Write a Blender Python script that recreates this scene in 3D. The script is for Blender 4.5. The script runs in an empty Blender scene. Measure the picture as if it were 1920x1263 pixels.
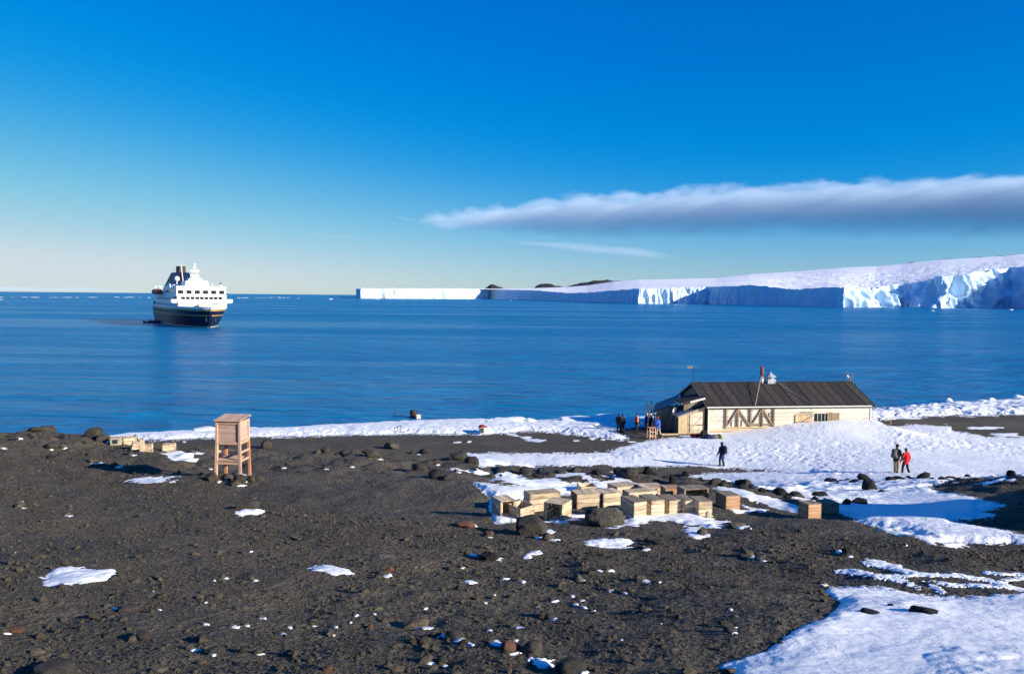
import bpy, bmesh, math, random
import numpy as np
from mathutils import Vector, Matrix, noise as mnoise

random.seed(11)
RNG = np.random.default_rng(7)
S = bpy.context.scene
COL = S.collection
PI = math.pi
R = math.radians

# ------------------------------------------------------------------ camera
F = 1500.0                      # focal length in photo pixels (photo 1920 x 1263)
CW, CH = 960.0, 631.5
ZC = 13.0                       # eye height above the sea
PITCH = math.atan(76.3 / F)
ROLL = 0.0092
_f = np.array([0, math.cos(PITCH), -math.sin(PITCH)])
_u0 = np.array([0, math.sin(PITCH), math.cos(PITCH)])
_r0 = np.array([1.0, 0, 0])
_r = _r0 * math.cos(ROLL) + _u0 * math.sin(ROLL)
_u = -_r0 * math.sin(ROLL) + _u0 * math.cos(ROLL)
cam_data = bpy.data.cameras.new('camera')
cam_data.sensor_width = 36.0
cam_data.lens = F / 1920 * 36
cam_data.clip_start = 0.2
cam_data.clip_end = 150000
cam = bpy.data.objects.new('camera', cam_data)
COL.objects.link(cam)
cam.matrix_world = Matrix(((_r[0], _u[0], -_f[0], 0), (_r[1], _u[1], -_f[1], 0), (_r[2], _u[2], -_f[2], ZC), (0, 0, 0, 1)))
S.camera = cam

# ------------------------------------------------------------------ world, sun, exposure
SUN_EL, SUN_AZ = R(19.0), R(118.0)
SUN = Vector((math.cos(SUN_EL) * math.sin(SUN_AZ), math.cos(SUN_EL) * math.cos(SUN_AZ), math.sin(SUN_EL)))
world = bpy.data.worlds.new('World')
S.world = world
world.use_nodes = True
wn, wl = world.node_tree.nodes, world.node_tree.links
wn.clear()
w_out = wn.new('ShaderNodeOutputWorld')
w_bg = wn.new('ShaderNodeBackground')
w_sky = wn.new('ShaderNodeTexSky')
w_sky.sky_type = 'NISHITA'
w_sky.sun_disc = False
w_sky.sun_elevation = SUN_EL
w_sky.sun_rotation = SUN_AZ
w_sky.altitude = 0
w_sky.air_density = 1.0
w_sky.dust_density = 0.15
w_sky.ozone_density = 2.0
SKY_GRADE = ((1.2, 0.56, -1.74, 4.9), (1.04, 0.565, 0.0, 4.0), (0.58, 2.33, 0.0, 6.1))     # per channel: power, gain, offset, ceiling (depth of the polar blue)
w_sep = wn.new('ShaderNodeSeparateColor')
w_com = wn.new('ShaderNodeCombineColor')
wl.new(w_sky.outputs[0], w_sep.inputs[0])
for i_, (p_, g_, o_, c_) in enumerate(SKY_GRADE):
    pw = wn.new('ShaderNodeMath'); pw.operation = 'POWER'; pw.inputs[1].default_value = p_
    ml = wn.new('ShaderNodeMath'); ml.operation = 'MULTIPLY'; ml.inputs[1].default_value = g_
    ml.operation = 'MULTIPLY_ADD'; ml.inputs[2].default_value = o_
    mx = wn.new('ShaderNodeMath'); mx.operation = 'SMOOTH_MAX'; mx.inputs[1].default_value = 0.0; mx.inputs[2].default_value = 0.7
    mn = wn.new('ShaderNodeMath'); mn.operation = 'SMOOTH_MIN'; mn.inputs[1].default_value = c_; mn.inputs[2].default_value = 1.2
    wl.new(w_sep.outputs[i_], pw.inputs[0]); wl.new(pw.outputs[0], ml.inputs[0]); wl.new(ml.outputs[0], mx.inputs[0]); wl.new(mx.outputs[0], mn.inputs[0]); wl.new(mn.outputs[0], w_com.inputs[i_])
w_gr = wn.new('ShaderNodeMath'); w_gr.operation = 'MULTIPLY_ADD'; w_gr.inputs[1].default_value = 0.34
wl.new(w_com.inputs[0].links[0].from_socket, w_gr.inputs[0]); wl.new(w_com.inputs[1].links[0].from_socket, w_gr.inputs[2]); wl.new(w_gr.outputs[0], w_com.inputs[1])
wl.new(w_com.outputs[0], w_bg.inputs[0])
w_bg.inputs[1].default_value = 0.082
wl.new(w_bg.outputs[0], w_out.inputs[0])

sun_data = bpy.data.lights.new('sun', 'SUN')
sun_data.energy = 5.0
sun_data.angle = R(0.5)
sun_data.color = (1.0, 0.93, 0.82)
sun = bpy.data.objects.new('sun', sun_data)
COL.objects.link(sun)
sun.rotation_euler = SUN.to_track_quat('Z', 'Y').to_euler()
sun.location = (40, -30, 60)
S.view_settings.view_transform = 'Standard'
S.view_settings.look = 'None'
S.view_settings.exposure = 0.64
S.view_settings.gamma = 1.0
S.view_settings.use_curve_mapping = False
S.cycles.max_bounces = 8
S.cycles.volume_bounces = 2
S.cycles.volume_step_rate = 0.25
S.cycles.volume_max_steps = 192

# ------------------------------------------------------------------ pixel helpers
def ray(px, py):
    """direction through photo pixel, scaled so that dy = 1: returns u, v (x per metre of depth, drop per metre of depth)"""
    px = np.asarray(px, float); py = np.asarray(py, float)
    a = (px - CW) / F; b = -(py - CH) / F
    dx = _f[0] + a * _r[0] + b * _u[0]
    dy = _f[1] + a * _r[1] + b * _u[1]
    dz = _f[2] + a * _r[2] + b * _u[2]
    return dx / dy, -dz / dy

def pixat(px, py, Y):
    u, v = ray(px, py)
    return Vector((float(u * Y), float(Y), float(ZC - v * Y)))

def sea_at(px, py):
    u, v = ray(px, py)
    Y = ZC / v
    return Vector((float(u * Y), float(Y), 0.0))

def proj(X, Y, Z):
    Zr = Z - ZC
    d = X * _f[0] + Y * _f[1] + Zr * _f[2]
    return (CW + F * (X * _r[0] + Y * _r[1] + Zr * _r[2]) / d, CH - F * (X * _u[0] + Y * _u[1] + Zr * _u[2]) / d)

# ------------------------------------------------------------------ numpy noise
def _hash(ix, iy, seed):
    n = (ix.astype(np.int64) * 374761393 + iy.astype(np.int64) * 668265263 + seed * 974634577) & 0xFFFFFFFF
    n = ((n ^ (n >> 13)) * 1274126177) & 0xFFFFFFFF
    n = ((n ^ (n >> 16)) * 2246822519) & 0xFFFFFFFF
    return ((n ^ (n >> 15)) & 0xFFFFFF) / float(0xFFFFFF)

def vnoise(x, y, seed=0):
    x = np.asarray(x, float); y = np.asarray(y, float)
    ix = np.floor(x); iy = np.floor(y)
    fx = x - ix; fy = y - iy
    fx = fx * fx * fx * (fx * (fx * 6 - 15) + 10); fy = fy * fy * fy * (fy * (fy * 6 - 15) + 10)
    a = _hash(ix, iy, seed); b = _hash(ix + 1, iy, seed); c = _hash(ix, iy + 1, seed); d = _hash(ix + 1, iy + 1, seed)
    return (a + (b - a) * fx) * (1 - fy) + (c + (d - c) * fx) * fy - 0.5

def fbm(x, y, octv=4, seed=0, gain=0.5):
    t = 0; a = 1.0
    for k in range(octv):
        t = t + a * vnoise(x, y, seed + k * 17)
        x = x * 2.03 + 11.3; y = y * 2.03 - 7.1; a *= gain
    return t

def smooth(a, b, x):
    t = np.clip((x - a) / (b - a), 0, 1)
    return t * t * (3 - 2 * t)

# ------------------------------------------------------------------ scene-object helpers
def setp(o, label=None, cat=None, group=None, kind=None):
    if label: o['label'] = label
    if cat: o['category'] = cat
    if group: o['group'] = group
    if kind: o['kind'] = kind
    return o

def link(name, me, m=None, parent=None):
    o = bpy.data.objects.new(name, me)
    COL.objects.link(o)
    if m is not None and me is not None and not me.materials: me.materials.append(m)
    if parent is not None: o.parent = parent
    return o

def thing(name, label, cat, loc=(0, 0, 0), rz=0.0, group=None, rot=None):
    o = bpy.data.objects.new(name, None)
    o.empty_display_size = 0.3
    COL.objects.link(o)
    o.location = loc
    o.rotation_euler = rot if rot is not None else (0, 0, rz)
    return setp(o, label, cat, group)

def np_mesh(name, V, quads, smooth_shade=True):
    me = bpy.data.meshes.new(name)
    V = np.asarray(V, np.float32); quads = np.asarray(quads, np.int32)
    k = quads.shape[1]
    me.vertices.add(len(V)); me.vertices.foreach_set('co', V.ravel())
    me.loops.add(quads.size); me.loops.foreach_set('vertex_index', quads.ravel())
    me.polygons.add(len(quads))
    me.polygons.foreach_set('loop_start', np.arange(len(quads), dtype=np.int32) * k)
    me.polygons.foreach_set('loop_total', np.full(len(quads), k, np.int32))
    me.polygons.foreach_set('use_smooth', np.full(len(quads), smooth_shade, bool))
    me.update(calc_edges=True)
    return me

class MB:
    def __init__(self): self.v = []; self.f = []
    def add(self, vs, fs):
        n = len(self.v); self.v += [tuple(p) for p in vs]; self.f += [tuple(i + n for i in f) for f in fs]
        return self
    def box(self, c, s, M=None):
        c = Vector(c); h = Vector(s) / 2
        vs = []
        for z in (-1, 1):
            for x, y in ((-1, -1), (1, -1), (1, 1), (-1, 1)):
                p = Vector((x * h.x, y * h.y, z * h.z))
                if M is not None: p = M @ p
                vs.append(c + p)
        return self.add(vs, [(3, 2, 1, 0), (4, 5, 6, 7), (0, 1, 5, 4), (1, 2, 6, 5), (2, 3, 7, 6), (3, 0, 4, 7)])
    def hexa(self, lo, hi):      # two quads (4 points each), bottom and top, both counter-clockwise from above
        return self.add(list(lo) + list(hi), [(3, 2, 1, 0), (4, 5, 6, 7), (0, 1, 5, 4), (1, 2, 6, 5), (2, 3, 7, 6), (3, 0, 4, 7)])
    def prism(self, poly, d):    # polygon (list of Vectors) extruded by vector d
        n = len(poly); d = Vector(d)
        vs = [Vector(p) for p in poly] + [Vector(p) + d for p in poly]
        fs = [tuple(range(n))[::-1], tuple(range(n, 2 * n))] + [(i, (i + 1) % n, (i + 1) % n + n, i + n) for i in range(n)]
        return self.add(vs, fs)
    def cyl(self, p0, p1, r0, r1=None, n=8):
        p0 = Vector(p0); p1 = Vector(p1); r1 = r0 if r1 is None else r1
        ax = (p1 - p0).normalized(); a = ax.orthogonal().normalized(); b = ax.cross(a)
        ring = lambda p, r: [p + (a * math.cos(2 * PI * k / n) + b * math.sin(2 * PI * k / n)) * r for k in range(n)]
        return self.add(ring(p0, r0) + ring(p1, r1), [tuple(range(n))[::-1], tuple(range(n, 2 * n))] + [(i, (i + 1) % n, (i + 1) % n + n, i + n) for i in range(n)])
    def ball(self, c, r, nu=10, nv=6, sz=1.0):
        c = Vector(c); vs = [c + Vector((0, 0, -r * sz))]
        for j in range(1, nv):
            t = PI * j / nv - PI / 2
            for i in range(nu):
                a = 2 * PI * i / nu
                vs.append(c + Vector((r * math.cos(t) * math.cos(a), r * math.cos(t) * math.sin(a), r * sz * math.sin(t))))
        vs.append(c + Vector((0, 0, r * sz)))
        fs = [(0, 1 + (i + 1) % nu, 1 + i) for i in range(nu)]
        for j in range(nv - 2):
            for i in range(nu):
                a = 1 + j * nu + i; b = 1 + j * nu + (i + 1) % nu
                fs.append((a, b, b + nu, a + nu))
        L = len(vs) - 1; o = 1 + (nv - 2) * nu
        fs += [(o + i, o + (i + 1) % nu, L) for i in range(nu)]
        return self.add(vs, fs)
    def loft(self, rings, closed=True, caps=True):
        n = len(rings[0]); vs = [p for r in rings for p in r]; fs = []
        for j in range(len(rings) - 1):
            for i in range(n if closed else n - 1):
                a = j * n + i; b = j * n + (i + 1) % n
                fs.append((a, b, b + n, a + n))
        if caps and closed: fs += [tuple(range(n))[::-1], tuple(range((len(rings) - 1) * n, len(rings) * n))]
        return self.add(vs, fs)
    def tube(self, pts, r, n=6):
        pts = [Vector(p) for p in pts]; rings = []
        for i, p in enumerate(pts):
            ax = (pts[min(i + 1, len(pts) - 1)] - pts[max(i - 1, 0)]).normalized()
            a = ax.cross(Vector((0.13, 0.21, 0.97))); a = a.normalized() if a.length > 1e-3 else ax.orthogonal().normalized()
            b = ax.cross(a)
            rings.append([p + (a * math.cos(2 * PI * k / n) + b * math.sin(2 * PI * k / n)) * r for k in range(n)])
        return self.loft(rings)
    def mesh(self, name, smooth_shade=False, fix=True):
        me = bpy.data.meshes.new(name)
        me.from_pydata(self.v, [], self.f)
        if fix:
            bm = bmesh.new(); bm.from_mesh(me); bmesh.ops.recalc_face_normals(bm, faces=bm.faces); bm.to_mesh(me); bm.free()
        if smooth_shade: me.polygons.foreach_set('use_smooth', [True] * len(me.polygons))
        me.update()
        return me
    def build(self, name, m, parent=None, smooth_shade=False):
        return link(name, self.mesh(name, smooth_shade), m, parent)

_board_cache = {}
def board(parent, name, p0, p1, wdir, w, t, m):
    """plank from p0 to p1 (parent space), width along wdir, thickness along the third axis; grain along its local x"""
    p0 = Vector(p0); p1 = Vector(p1)
    x = p1 - p0; L = x.length; x.normalize()
    wd = Vector(wdir); y = (wd - x * wd.dot(x)).normalized(); z = x.cross(y)
    key = (round(L, 3), round(w, 3), round(t, 3), m.name)
    if key not in _board_cache:
        c = min(t, w) * 0.16
        hx, hy, hz = L / 2, w / 2, t / 2
        mb = MB()
        ring = lambda sx, k: [(sx, -hy + k, -hz), (sx, hy - k, -hz), (sx, hy, -hz + k), (sx, hy, hz - k), (sx, hy - k, hz), (sx, -hy + k, hz), (sx, -hy, hz - k), (sx, -hy, -hz + k)]
        mb.loft([ring(-hx, c), ring(hx, c)])
        me = mb.mesh(name); me.materials.append(m); _board_cache[key] = me
    o = bpy.data.objects.new(name, _board_cache[key]); COL.objects.link(o)
    o.parent = parent
    mid = (p0 + p1) / 2
    o.matrix_local = Matrix(((x.x, y.x, z.x, mid.x), (x.y, y.y, z.y, mid.y), (x.z, y.z, z.z, mid.z), (0, 0, 0, 1)))
    return o

# ------------------------------------------------------------------ materials
class MT:
    def __init__(self, name):
        self.m = bpy.data.materials.new(name); self.m.use_nodes = True
        self.n = self.m.node_tree.nodes; self.l = self.m.node_tree.links
        self.b = self.n['Principled BSDF']; self.out = self.n['Material Output']
        self.b.inputs['Specular IOR Level'].default_value = 0.3
    def node(self, t, **kw):
        x = self.n.new(t)
        for k, v in kw.items():
            if k in x.inputs.keys(): x.inputs[k].default_value = v
            else: setattr(x, k, v)
        return x
    def coord(self, kind='Object', scale=(1, 1, 1), rot=(0, 0, 0)):
        tc = self.node('ShaderNodeTexCoord'); mp = self.node('ShaderNodeMapping')
        mp.inputs['Scale'].default_value = scale; mp.inputs['Rotation'].default_value = rot
        self.l.new(tc.outputs[kind], mp.inputs[0]); return mp.outputs[0]
    def noise(self, vec, scale, detail=4, rough=0.55, dist=0.0):
        x = self.node('ShaderNodeTexNoise'); x.inputs['Scale'].default_value = scale; x.inputs['Detail'].default_value = detail
        x.inputs['Roughness'].default_value = rough; x.inputs['Distortion'].default_value = dist
        self.l.new(vec, x.inputs['Vector']); return x.outputs['Fac']
    def ramp(self, fac, stops):
        x = self.node('ShaderNodeValToRGB'); cr = x.color_ramp
        while len(cr.elements) < len(stops): cr.elements.new(0.5)
        for e, (p, c) in zip(cr.elements, stops):
            e.position = p; e.color = (*c, 1) if len(c) == 3 else c
        self.l.new(fac, x.inputs[0]); return x.outputs[0]
    def mix(self, fac, a, b, mode='MIX'):
        x = self.node('ShaderNodeMix'); x.data_type = 'RGBA'; x.blend_type = mode
        for sock, val in ((x.inputs[0], fac), (x.inputs[6], a), (x.inputs[7], b)):
            if hasattr(val, 'is_output') or isinstance(val, bpy.types.NodeSocket): self.l.new(val, sock)
            else: sock.default_value = val if isinstance(val, (float, int)) else (*val, 1)
        return x.outputs[2]
    def math(self, op, a, b=0.0):
        x = self.node('ShaderNodeMath', operation=op)
        for sock, val in ((x.inputs[0], a), (x.inputs[1], b)):
            if isinstance(val, bpy.types.NodeSocket): self.l.new(val, sock)
            else: sock.default_value = val
        return x.outputs[0]
    def rnd(self):
        return self.node('ShaderNodeObjectInfo').outputs['Random']
    def bump(self, h, strength=0.5, dist=0.02, prev=None):
        x = self.node('ShaderNodeBump'); x.inputs['Strength'].default_value = strength; x.inputs['Distance'].default_value = dist
        self.l.new(h, x.inputs['Height'])
        if prev is not None: self.l.new(prev, x.inputs['Normal'])
        return x.outputs[0]
    def color(self, c):
        if isinstance(c, bpy.types.NodeSocket): self.l.new(c, self.b.inputs['Base Color'])
        else: self.b.inputs['Base Color'].default_value = (*c, 1)
    def normal(self, s): self.l.new(s, self.b.inputs['Normal'])
    def rough(self, r):
        if isinstance(r, bpy.types.NodeSocket): self.l.new(r, self.b.inputs['Roughness'])
        else: self.b.inputs['Roughness'].default_value = r

def wood(name, light, mid, dark, vary=0.35, grain=1.0, stain=0.5, rough=0.8, ends=0.0):
    t = MT(name)
    c = t.coord('Object', (1.1 * grain, 16 * grain, 16 * grain))
    inf = t.node('ShaderNodeObjectInfo')
    off = t.node('ShaderNodeVectorMath', operation='SCALE'); cmb = t.node('ShaderNodeCombineXYZ')
    for k in range(3): t.l.new(inf.outputs['Random'], cmb.inputs[k])
    t.l.new(cmb.outputs[0], off.inputs[0]); off.inputs['Scale'].default_value = 57.0
    ad = t.node('ShaderNodeVectorMath', operation='ADD'); t.l.new(c, ad.inputs[0]); t.l.new(off.outputs[0], ad.inputs[1])
    g = t.noise(ad.outputs[0], 2.2, 6, 0.65, 0.6)
    col = t.ramp(g, [(0.28, dark), (0.45, mid), (0.68, light)])
    c2 = t.coord('Object', (1.5, 4, 4)); ad2 = t.node('ShaderNodeVectorMath', operation='ADD')
    t.l.new(c2, ad2.inputs[0]); t.l.new(off.outputs[0], ad2.inputs[1])
    s = t.noise(ad2.outputs[0], 1.7, 4, 0.6)
    sf = t.math('MULTIPLY', t.ramp(s, [(0.5, (0, 0, 0)), (0.72, (1, 1, 1))]), stain)
    col = t.mix(sf, col, dark)
    if ends:
        gc = t.node('ShaderNodeTexCoord'); gx = t.node('ShaderNodeSeparateXYZ'); t.l.new(gc.outputs['Generated'], gx.inputs[0])
        ed = t.math('ABSOLUTE', t.math('SUBTRACT', gx.outputs[0], 0.5))
        ef = t.math('MULTIPLY', t.ramp(t.math('ADD', ed, t.math('MULTIPLY', t.math('SUBTRACT', s, 0.5), 0.18)), [(0.40, (0, 0, 0)), (0.50, (1, 1, 1))]), ends)
        col = t.mix(ef, col, (0.13, 0.075, 0.04))
    hs = t.node('ShaderNodeHueSaturation'); t.l.new(col, hs.inputs['Color'])
    v = t.math('ADD', t.math('MULTIPLY', inf.outputs['Random'], vary), 1 - vary * 0.6); t.l.new(v, hs.inputs['Value'])
    t.color(hs.outputs[0]); t.rough(rough)
    t.normal(t.bump(g, 0.5, 0.004))
    return t.m

def plain(name, c, rough=0.6, noise_amt=0.18, scale=6.0, metal=0.0, bump=0.0):
    t = MT(name)
    n = t.noise(t.coord('Object'), scale, 5, 0.6)
    d = tuple(x * (1 - noise_amt) for x in c); l = tuple(min(1, x * (1 + noise_amt)) for x in c)
    t.color(t.ramp(n, [(0.3, d), (0.7, l)])); t.rough(rough); t.b.inputs['Metallic'].default_value = metal
    if bump: t.normal(t.bump(n, bump, 0.02))
    return t.m

M = {}
# ground: dark volcanic gravel
t = MT('volcanic_gravel')
c = t.coord('Object')
n1 = t.noise(c, 0.16, 4, 0.6); n2 = t.noise(c, 2.3, 6, 0.62); n3 = t.noise(c, 17, 5, 0.7)
vo = t.node('ShaderNodeTexVoronoi'); vo.inputs['Scale'].default_value = 13; t.l.new(c, vo.inputs['Vector'])
vo2 = t.node('ShaderNodeTexVoronoi'); vo2.inputs['Scale'].default_value = 36; t.l.new(c, vo2.inputs['Vector'])
col = t.ramp(n1, [(0.36, (0.078, 0.065, 0.046)), (0.52, (0.099, 0.081, 0.055)), (0.68, (0.152, 0.120, 0.075))])
col = t.mix(t.ramp(n2, [(0.38, (0, 0, 0)), (0.66, (1, 1, 1))]), t.mix(1.0, col, (0.66, 0.66, 0.68), 'MULTIPLY'), col)
bw_ = t.node('ShaderNodeRGBToBW'); t.l.new(vo.outputs['Color'], bw_.inputs[0])
col = t.mix(0.55, col, t.mix(1.0, col, bw_.outputs[0], 'MULTIPLY'))
col = t.mix(t.math('MULTIPLY', t.ramp(n3, [(0.55, (0, 0, 0)), (0.8, (1, 1, 1))]), 0.5), col, (0.15, 0.135, 0.11))
hs = t.node('ShaderNodeHueSaturation'); hs.inputs['Value'].default_value = 1.35; t.l.new(col, hs.inputs['Color'])
t.color(hs.outputs[0]); t.rough(0.95)
b1 = t.bump(n2, 0.4, 0.09); b2 = t.bump(vo.outputs['Distance'], 0.6, 0.05, b1); b3 = t.bump(vo2.outputs['Distance'], 0.5, 0.02, b2); t.normal(t.bump(n3, 0.6, 0.03, b3))
M['ground'] = t.m

def rockmat(name, c0, c1, c2):
    t = MT(name); c = t.coord('Object'); inf = t.node('ShaderNodeObjectInfo')
    n1 = t.noise(c, 1.6, 6, 0.65, 0.4); n2 = t.noise(c, 9, 5, 0.7)
    vo = t.node('ShaderNodeTexVoronoi'); vo.inputs['Scale'].default_value = 7; t.l.new(c, vo.inputs['Vector'])
    col = t.ramp(n1, [(0.3, c0), (0.5, c1), (0.72, c2)])
    col = t.mix(t.math('MULTIPLY', n2, 0.4), col, c0)
    hs = t.node('ShaderNodeHueSaturation'); t.l.new(col, hs.inputs['Color'])
    t.l.new(t.math('ADD', t.math('MULTIPLY', inf.outputs['Random'], 0.7), 0.65), hs.inputs['Value'])
    t.color(hs.outputs[0]); t.rough(0.92)
    t.normal(t.bump(n2, 0.7, 0.06, t.bump(vo.outputs['Distance'], 0.35, 0.08)))
    return t.m
M['rock'] = rockmat('basalt', (0.034, 0.029, 0.024), (0.064, 0.054, 0.041), (0.11, 0.092, 0.065))
M['rust_rock'] = rockmat('rust_brown_scoria', (0.07, 0.035, 0.024), (0.15, 0.07, 0.042), (0.22, 0.11, 0.07))
M['black_rock'] = rockmat('black_lava', (0.012, 0.012, 0.012), (0.022, 0.021, 0.02), (0.04, 0.037, 0.033))
M['gravel'] = rockmat('gravel_stone', (0.054, 0.044, 0.030), (0.110, 0.089, 0.059), (0.21, 0.172, 0.112))

# snow
def snowmat(name, bump_s, scale):
    t = MT(name); c = t.coord('Object')
    n1 = t.noise(c, scale, 5, 0.6, 0.3); n2 = t.noise(c, scale * 7, 4, 0.6)
    t.color(t.ramp(n2, [(0.3, (0.86, 0.855, 0.82)), (0.7, (0.94, 0.93, 0.88))])); t.rough(0.75)
    t.normal(t.bump(n2, bump_s * 0.6, 0.02, t.bump(n1, bump_s, 0.12)))
    return t.m
M['snow'] = snowmat('wind_packed_snow', 0.35, 1.6)
M['trod'] = snowmat('trodden_snow', 0.45, 4.5)
M['ice'] = snowmat('shore_ice', 0.45, 1.6)
t = MT('glacier_ice'); c = t.coord('Object', (0.02, 0.02, 0.006)); n = t.noise(c, 2.0, 7, 0.65, 0.3)
t.color(t.ramp(n, [(0.3, (0.44, 0.66, 0.87)), (0.6, (0.70, 0.83, 0.93))])); t.rough(0.6); t.normal(t.bump(n, 0.7, 6.0)); M['glacier'] = t.m
t = MT('glacier_snow'); c = t.coord('Object', (0.006, 0.02, 0.02)); n = t.noise(c, 1.6, 7, 0.65, 0.5)
t.color(t.ramp(n, [(0.35, (0.88, 0.88, 0.88)), (0.6, (0.93, 0.93, 0.92))])); t.rough(0.8); t.normal(t.bump(n, 0.2, 3.0)); M['glacier_snow'] = t.m

# sea
t = MT('sea_water')
c = t.coord('Object')
w1 = t.noise(t.coord('Object', (0.30, 1.0, 1)), 0.42, 5, 0.6, 0.4)
w2 = t.noise(t.coord('Object', (0.22, 1.0, 1), (0, 0, 0.12)), 0.09, 4, 0.6, 0.3)
w3 = t.noise(t.coord('Object', (0.25, 1.6, 1), (0, 0, -0.06)), 0.010, 5, 0.6, 0.8)    # slicks and wind bands
band = t.ramp(w3, [(0.40, (0, 0, 0)), (0.60, (1, 1, 1))])
t.color((0.0, 0.16, 0.36))
t.b.inputs['IOR'].default_value = 1.33
t.b.inputs['Specular IOR Level'].default_value = 0.27
t.rough(t.math('ADD', t.math('MULTIPLY', band, 0.12), 0.22))
bA = t.bump(w1, 1.0, 2.2); bB = t.bump(w2, 1.0, 5.5, bA)
t.normal(bB)
M['sea'] = t.m

M['hut_wall'] = wood('pale_weatherboard', (0.86, 0.79, 0.64), (0.76, 0.66, 0.49), (0.36, 0.25, 0.15), 0.42, 0.8, 0.5)
M['annex_wood'] = wood('tan_planking', (0.74, 0.56, 0.34), (0.58, 0.41, 0.23), (0.24, 0.15, 0.08), 0.4, 0.9, 0.3)
M['grey_wood'] = wood('grey_timber', (0.32, 0.26, 0.20), (0.23, 0.18, 0.135), (0.11, 0.085, 0.065), 0.3, 1.0, 0.4)
M['shutter_wood'] = wood('brown_shutter', (0.36, 0.26, 0.17), (0.27, 0.19, 0.12), (0.13, 0.09, 0.06), 0.3, 1.0, 0.4)
M['crate_wood'] = wood('crate_pine', (0.78, 0.63, 0.43), (0.60, 0.45, 0.28), (0.19, 0.12, 0.07), 0.55, 1.4, 0.75, ends=0.55)
M['crate_orange'] = wood('crate_red_pine', (0.60, 0.38, 0.22), (0.50, 0.28, 0.15), (0.22, 0.11, 0.06), 0.4, 1.4, 0.5, ends=0.5)
M['crate_grey'] = wood('crate_weathered', (0.36, 0.29, 0.20), (0.26, 0.20, 0.135), (0.11, 0.08, 0.055), 0.35, 1.4, 0.5)
M['screen_wood'] = wood('louvre_cedar', (0.60, 0.42, 0.33), (0.50, 0.34, 0.255), (0.27, 0.17, 0.12), 0.25, 1.3, 0.3)
M['screen_pale'] = wood('screen_frame_pine', (0.62, 0.41, 0.29), (0.52, 0.32, 0.215), (0.30, 0.17, 0.11), 0.25, 1.3, 0.3)
M['screen_leg'] = wood('screen_red_leg', (0.52, 0.26, 0.14), (0.42, 0.19, 0.10), (0.22, 0.10, 0.06), 0.2, 1.3, 0.3)
t = MT('roof_felt'); c = t.coord('Object', (1, 0.25, 1)); n = t.noise(c, 3, 6, 0.6)
col = t.ramp(n, [(0.3, (0.024, 0.020, 0.017)), (0.7, (0.066, 0.055, 0.045))])
hs = t.node('ShaderNodeHueSaturation'); t.l.new(col, hs.inputs['Color']); t.l.new(t.math('ADD', t.math('MULTIPLY', t.rnd(), 0.55), 0.6), hs.inputs['Value'])
t.color(hs.outputs[0]); t.rough(0.85); M['felt'] = t.m
M['grey_roof'] = plain('grey_sheet_roof', (0.30, 0.28, 0.25), 0.7, 0.25, 4)
M['blue_roof'] = plain('slate_grey_sheet', (0.16, 0.17, 0.19), 0.7, 0.2, 3)
M['white_trim'] = plain('white_trim', (0.74, 0.70, 0.62), 0.6, 0.1)
M['rope'] = plain('pale_rope', (0.42, 0.36, 0.27), 0.9, 0.2, 20)
M['rust'] = plain('rusty_pipe', (0.22, 0.07, 0.045), 0.7, 0.35, 8)
M['galv'] = plain('galvanised_tin', (0.42, 0.43, 0.44), 0.5, 0.2, 8)
M['dark_metal'] = plain('dark_iron', (0.03, 0.03, 0.032), 0.6, 0.3, 8)
M['glass'] = plain('dark_glass', (0.012, 0.016, 0.02), 0.08, 0.1)
# ship paints
M['white'] = plain('ship_white', (0.82, 0.82, 0.80), 0.4, 0.04, 0.4)
M['cream'] = plain('ship_cream', (0.62, 0.55, 0.40), 0.5, 0.06, 0.4)
M['navy'] = plain('ship_navy', (0.008, 0.016, 0.052), 0.5, 0.2, 0.3)
M['gold'] = plain('ship_gold', (0.62, 0.34, 0.08), 0.45, 0.1, 0.5)
M['orange'] = plain('lifeboat_orange', (0.62, 0.12, 0.04), 0.45, 0.1, 1)
M['deckgreen'] = plain('ship_deck', (0.16, 0.13, 0.09), 0.7, 0.1, 1)
M['black_rubber'] = plain('black_rubber', (0.014, 0.014, 0.015), 0.5, 0.2, 3)
# clothes
def cloth(name, c): M[name] = plain(name, c, 0.85, 0.25, 14, bump=0.3)
cloth('black_cloth', (0.014, 0.014, 0.016)); cloth('navy_cloth', (0.012, 0.030, 0.12)); cloth('blue_cloth', (0.03, 0.10, 0.42))
cloth('red_cloth', (0.62, 0.022, 0.024)); cloth('khaki_cloth', (0.36, 0.25, 0.12)); cloth('orange_cloth', (0.72, 0.16, 0.04))
cloth('grey_cloth', (0.12, 0.11, 0.11)); cloth('green_cloth', (0.10, 0.14, 0.02)); cloth('lime_cloth', (0.30, 0.42, 0.04)); cloth('beige_cloth', (0.40, 0.33, 0.26))
cloth('brown_cloth', (0.06, 0.035, 0.022)); cloth('boot_rubber', (0.010, 0.010, 0.010))
M['skin'] = plain('skin', (0.52, 0.30, 0.21), 0.55, 0.08, 10)
M['hair'] = plain('hair', (0.035, 0.022, 0.014), 0.7, 0.3, 30)
M['far_rock'] = plain('far_rock', (0.030, 0.030, 0.034), 0.95, 0.3, 0.01)
M['barrel'] = plain('rust_brown_drum', (0.040, 0.028, 0.020), 0.6, 0.5, 5)
M['red_paint'] = plain('red_paint', (0.30, 0.03, 0.03), 0.5, 0.15, 5)
M['stone_pale'] = plain('pale_stone', (0.40, 0.34, 0.24), 0.9, 0.3, 8, bump=0.4)

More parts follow.
